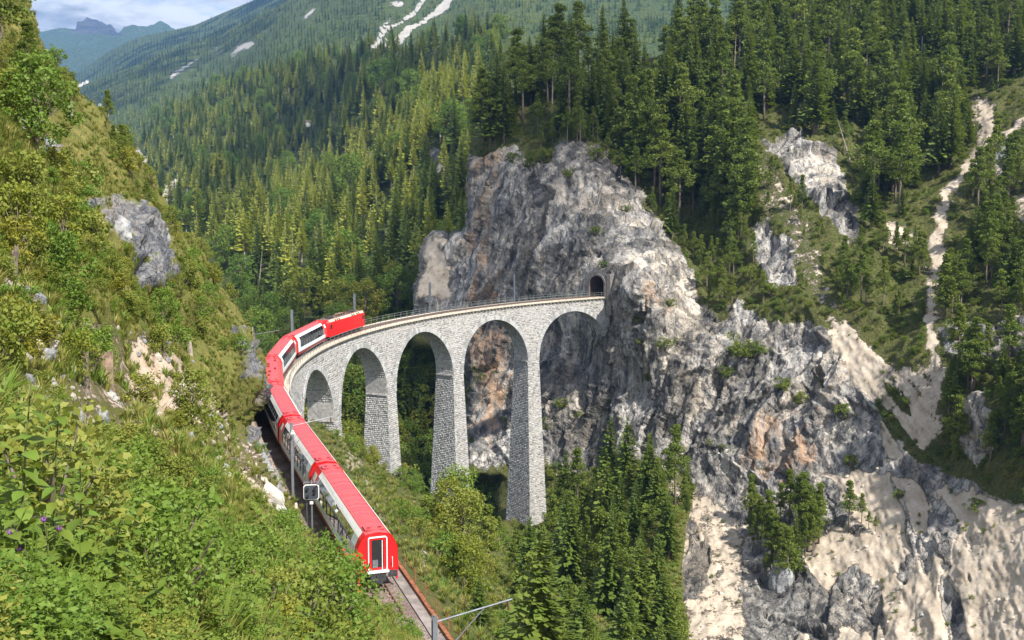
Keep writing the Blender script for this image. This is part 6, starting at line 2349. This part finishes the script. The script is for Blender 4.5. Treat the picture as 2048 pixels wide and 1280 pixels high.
for (x, y, h, lb) in ((60, 1290, 0.50, 'purple thistle at the bottom left corner'), (85, 1275, 0.55, 'purple thistle among the big leaves at lower left'), (330, 1235, 0.50, 'purple thistle right of the fluffy seed head'), (380, 1255, 0.45, 'purple thistle at the bottom near the narrow leaves'), (500, 1215, 0.6, 'pair of small purple thistles in the herbs below the signal'), (290, 1075, 0.6, 'purple thistle high among the pale herbs'), (495, 1180, 0.55, 'small purple thistle left of the bush by the coach')):
    herb(x, y, h, 'thistle', lb, 9, 0.8)
P, N_, d = on_hill(300, 1215)
sd_ = empty('seed_head', tuple(P), 0)
tag(sd_, 'fluffy beige seed heads on a stalk in the lower left', 'plant')
MB().tube([(0, 0, -0.05), (0.01, 0, 0.30), (-0.02, 0, 0.44)], [0.007, 0.006, 0.004], 5).build('stalk', M['stem'], sd_)
for (x, y, z, r) in ((-0.02, 0, 0.46, 0.048), (0.05, 0.02, 0.45, 0.04), (-0.07, 0.01, 0.43, 0.035)):
    rng = np.random.default_rng(int(1000 * r))
    c_ = np.tile(np.array([[x, y, z]]), (170, 1)) + rvec(170, rng) * r * rng.uniform(.3, 1, (170, 1))
    obj('fluff', quads_mesh('fluff', c_, rvec(170, rng) * 0.016, rvec(170, rng) * 0.006, M['fluff']), sd_)


def weed_mesh(seed, kind, n=26, hh=0.6, size=1.0):
    """a whole weed as one mesh for the mass in the foreground (stem and leaves)"""
    rng = np.random.default_rng(seed)
    V, Q = [], []
    lm = LEAF[kind]
    base = np.empty(len(lm[0].vertices) * 3, np.float32)
    lm[0].vertices.foreach_get('co', base)
    base = base.reshape(-1, 3)
    fq = [tuple(p_.vertices) for p_ in lm[0].polygons]
    st_n = int(rng.integers(2, 4))
    for s_i in range(st_n):
        lx, ly = rng.uniform(-.35, .35, 2)
        h1 = hh * rng.uniform(0.7, 1.1)
        for i in range(n // st_n):
            u = 0.15 + 0.85 * (i + .5) / (n // st_n)
            a = i * 2.2 + rng.uniform(-.5, .5)
            s = size * (1.2 - 0.6 * u) * rng.uniform(0.7, 1.25)
            M3 = np.array(Matrix.Rotation(a, 3, 'Z') @ Matrix.Rotation(rng.uniform(-.6, .2), 3, 'Y') @ Matrix.Rotation(rng.uniform(-.4, .4), 3, 'X'))
            k = len(V)
            V += list(base @ M3.T * s + np.array([lx * u * u * h1, ly * u * u * h1, h1 * u]))
            Q += [tuple(k + j for j in f) for f in fq]
        k = len(V)
        for u in (0.0, 0.5, 1.0):
            c_ = np.array([lx * u * u * h1, ly * u * u * h1, h1 * u])
            V += [c_ + np.array([-.004, 0, 0]), c_ + np.array([.004, 0, 0])]
        Q += [(k, k + 1, k + 3, k + 2), (k + 2, k + 3, k + 5, k + 4)]
    return mesh_np('weed', V, Q, mat=lm[0].materials[0])


weeds = protos('weed_mix', [weed_mesh(1, 'broad', 30, 0.55), weed_mesh(2, 'broad', 24, 0.7), weed_mesh(3, 'narrow', 40, 0.6), weed_mesh(4, 'broad', 36, 0.45, 0.8), weed_mesh(5, 'narrow', 30, 0.5)])
x, y, P, d, Z = sample(HILL, [(-140, 900), (120, 960), (300, 1010), (430, 1060), (540, 1120), (630, 1190), (720, 1300), (760, 1420), (-140, 1420)], 1.0, 0.5, dens=0.0042, power=0.9, cond=lambda x, y, P, N_, Z, d: d < 30)
n = len(x)
print('weeds', n)
hs_ = RNG.uniform(0.6, 1.2, n) * np.clip(d / 11, 0.75, 1.7)
ro = np.stack([RNG.uniform(-.2, .2, n), RNG.uniform(-.2, .2, n), RNG.uniform(0, 6.28, n)], -1)
scatter('foreground_weeds', P, np.stack([hs_] * 3, -1), ro, RNG.integers(0, 5, n), weeds, 'tangle of small leafy weeds filling the lower left', 'weeds')

# ------------------------------------------------------------------ small far things
def place(sheet, px, py):
    P, N_, Z, d = sheet.at(px, py)
    return P, float(d)


P, d = place(VAL, 790, 258)
wl_ = MB()
rw2 = empty('road_wall', tuple(P), math.radians(8))
tag(rw2, 'short white retaining wall of a road in the forest behind the viaduct', 'wall')
for i in range(7):
    MB().box((-4.4 + i * 1.46, 0, 1.2), (1.42, 0.6, 2.6)).build('wall_panel', M['house'], rw2)
P, d = place(VAL, 637, 266)
ht = empty('hut', tuple(P), 0.4)
tag(ht, 'tiny pale hut with a pole on the wooded valley side', 'hut')
MB().box((0, 0, 2.2), (4.5, 4.0, 4.4)).build('wall', M['house'], ht)
MB().add([(-2.6, -2.4, 4.3), (2.6, -2.4, 4.3), (2.6, 2.4, 4.3), (-2.6, 2.4, 4.3), (-2.6, 0, 6.2), (2.6, 0, 6.2)], [(0, 1, 5, 4), (2, 3, 4, 5), (1, 2, 5), (3, 0, 4), (3, 2, 1, 0)]).build('roof', M['tileroof'], ht)
MB().cyl((-4, 0, 0), (-4, 0, 11), 0.15, 6).build('pole', M['steel'], ht)
P, d = place(VAL, 772, 258)
mk = MB().cyl((0, 0, 0), (0, 0, 8.5), 0.12, 6).build('line_pole', M['steel']); mk.location = tuple(P)
tag(mk, 'thin pole beside the white road wall in the forest', 'pole')
P, d = place(MTN, 1841, 150)
mk = MB().cyl((0, 0, 0), (0, 0, 9.5), 0.16, 6).build('line_pole', M['steel']); mk.location = tuple(P)
tag(mk, 'pale mast among the trees on the upper right slope', 'pole')
for i, (x, y) in enumerate(((158, 170), (163, 168), (168, 169), (172, 166), (150, 174))):
    P, d = place(RIDGE, x, y)
    hs = empty('house', tuple(P), R.uniform(0, 3))
    tag(hs, 'tiny white village house on the far valley terrace', 'house', 'village houses far off')
    MB().box((0, 0, 4), (9, 8, 9)).build('wall', M['house'], hs)
    MB().add([(-5, -4.6, 8.5), (5, -4.6, 8.5), (5, 4.6, 8.5), (-5, 4.6, 8.5), (-5, 0, 12), (5, 0, 12)], [(0, 1, 5, 4), (2, 3, 4, 5), (1, 2, 5), (3, 0, 4), (3, 2, 1, 0)]).build('roof', M['tileroof'], hs)


def snag(sheet, px, py, h, lean, label, seed):
    P, d = place(sheet, px, py)
    rng = random.Random(seed)
    root = empty('dead_tree', tuple(P), 0)
    tag(root, label, 'tree')
    MB().tube([(0, 0, -0.5), (lean * h * 0.5, 0, h * 0.5), (lean * h, 0, h)], [0.22, 0.14, 0.03], 6).build('trunk', M['deadwood'], root)
    mb = MB()
    for k in range(9):
        u = rng.uniform(0.3, 0.95)
        a = rng.uniform(0, 6.28)
        L = h * 0.18 * (1.1 - u)
        mb.tube([(lean * h * u, 0, h * u), (lean * h * u + math.cos(a) * L, math.sin(a) * L, h * u + L * 0.4)], [0.05, 0.015], 4)
    tag(mb.build('bare_branches', M['deadwood'], root), kind='stuff')


snag(MTN, 1588, 262, 8, 0.25, 'leaning bare dead tree above the grey outcrop', 1)
snag(MTN, 2031, 140, 9, 0.05, 'bare dead trunk at the upper right edge', 2)
snag(MTN, 1880, 250, 16, 0.03, 'tall bleached dead trunk in the forest left of the scree chute', 3)
snag(VAL, 512, 560, 16, 0.12, 'pale leaning dead trunk in the sunlit wood behind the bend', 4)
for i_, (sx_, sy_, sh_, sl_) in enumerate(((1105, 215, 14, 0.02), (1330, 300, 13, -0.04), (1465, 180, 17, 0.03), (1240, 250, 11, 0.06), (1790, 180, 15, 0.0), (1610, 120, 16, -0.03))):
    snag(MTN, sx_, sy_, sh_, sl_, 'slim bleached dead trunk in the forest, %s from the cliff edge' % ('first', 'second', 'third', 'fourth', 'fifth', 'sixth')[[0, 2, 3, 1, 5, 4][i_]], 30 + i_)
snag(MTN, 1700, 330, 11, -0.35, 'fallen pale trunk slanting beside the grey outcrop', 5)

# ------------------------------------------------------------------ unseen clouds, shaped to cast shade on the wooded slopes
M['cloud'] = simple('cloud', (0.86, 0.87, 0.88), 1.0, var=0.04, scale=0.01, spec=0.0)
import bmesh
_bm = bmesh.new()
bmesh.ops.create_icosphere(_bm, subdivisions=2, radius=1.0)
IV = np.array([v.co[:] for v in _bm.verts])
IF = np.array([[v.index for v in f.verts] for f in _bm.faces])
_bm.free()


def cloud(sheet, poly, n, rpx, label, zc=1470):
    p = np.array(poly, float)
    V, F = [], []
    c0 = None
    k = 0
    while k < n:
        x = RNG.uniform(p[:, 0].min(), p[:, 0].max())
        y = RNG.uniform(p[:, 1].min(), p[:, 1].max())
        if polydist(np.array(x), np.array(y), poly) < rpx * 0.45:
            continue
        P, N_, Z, d = sheet.at(x, y)
        z = zc + RNG.uniform(0, 60)
        q = np.array(P) + np.array(TO_SUN) * ((z - P[2]) / TO_SUN.z)
        r = rpx * float(d) / FPX * RNG.uniform(0.8, 1.25)
        sp_ = IV * (1 + 0.35 * fbm(IV * 1.7 + k * 5.1, 3))[:, None] * r * np.array([1.1, 1.1, 0.7]) + q
        F.append(IF + len(V) * len(IV))
        V.append(sp_)
        k += 1
    V = np.concatenate(V)
    c0 = V.mean(0)
    me = mesh_np('cloud', V - c0, None, np.concatenate(F), mat=M['cloud'])
    o = obj('cloud', me, loc=tuple(c0))
    return tag(o, label, 'cloud', kind='stuff')


cloud(VAL, [(330, 490), (390, 365), (470, 280), (560, 215), (640, 155), (720, 114), (930, 95), (935, 135), (840, 175), (730, 245), (630, 310), (530, 380), (430, 470)], 300, 15, 'unseen cloud shaped to shade a band of the valley wood')
cloud(VAL, [(520, 650), (640, 600), (770, 520), (860, 420), (935, 310), (1000, 250), (1000, 900), (620, 900)], 260, 20, 'unseen cloud shaped to shade the wood behind the viaduct')
cloud(RIDGE, [(150, 180), (274, 125), (508, 30), (600, -10), (560, 50), (480, 90), (340, 170), (250, 230), (180, 260), (140, 220)], 140, 13, 'unseen cloud shaped to shade the upper ridge', 1500)
cloud(BLUE, [(80, 180), (129, 160), (219, 100), (293, 66), (390, 46), (520, -10), (620, -60), (640, 0), (400, 125), (150, 240), (80, 240)], 160, 15, 'unseen cloud shaped to shade the dark blue ridge', 1640)
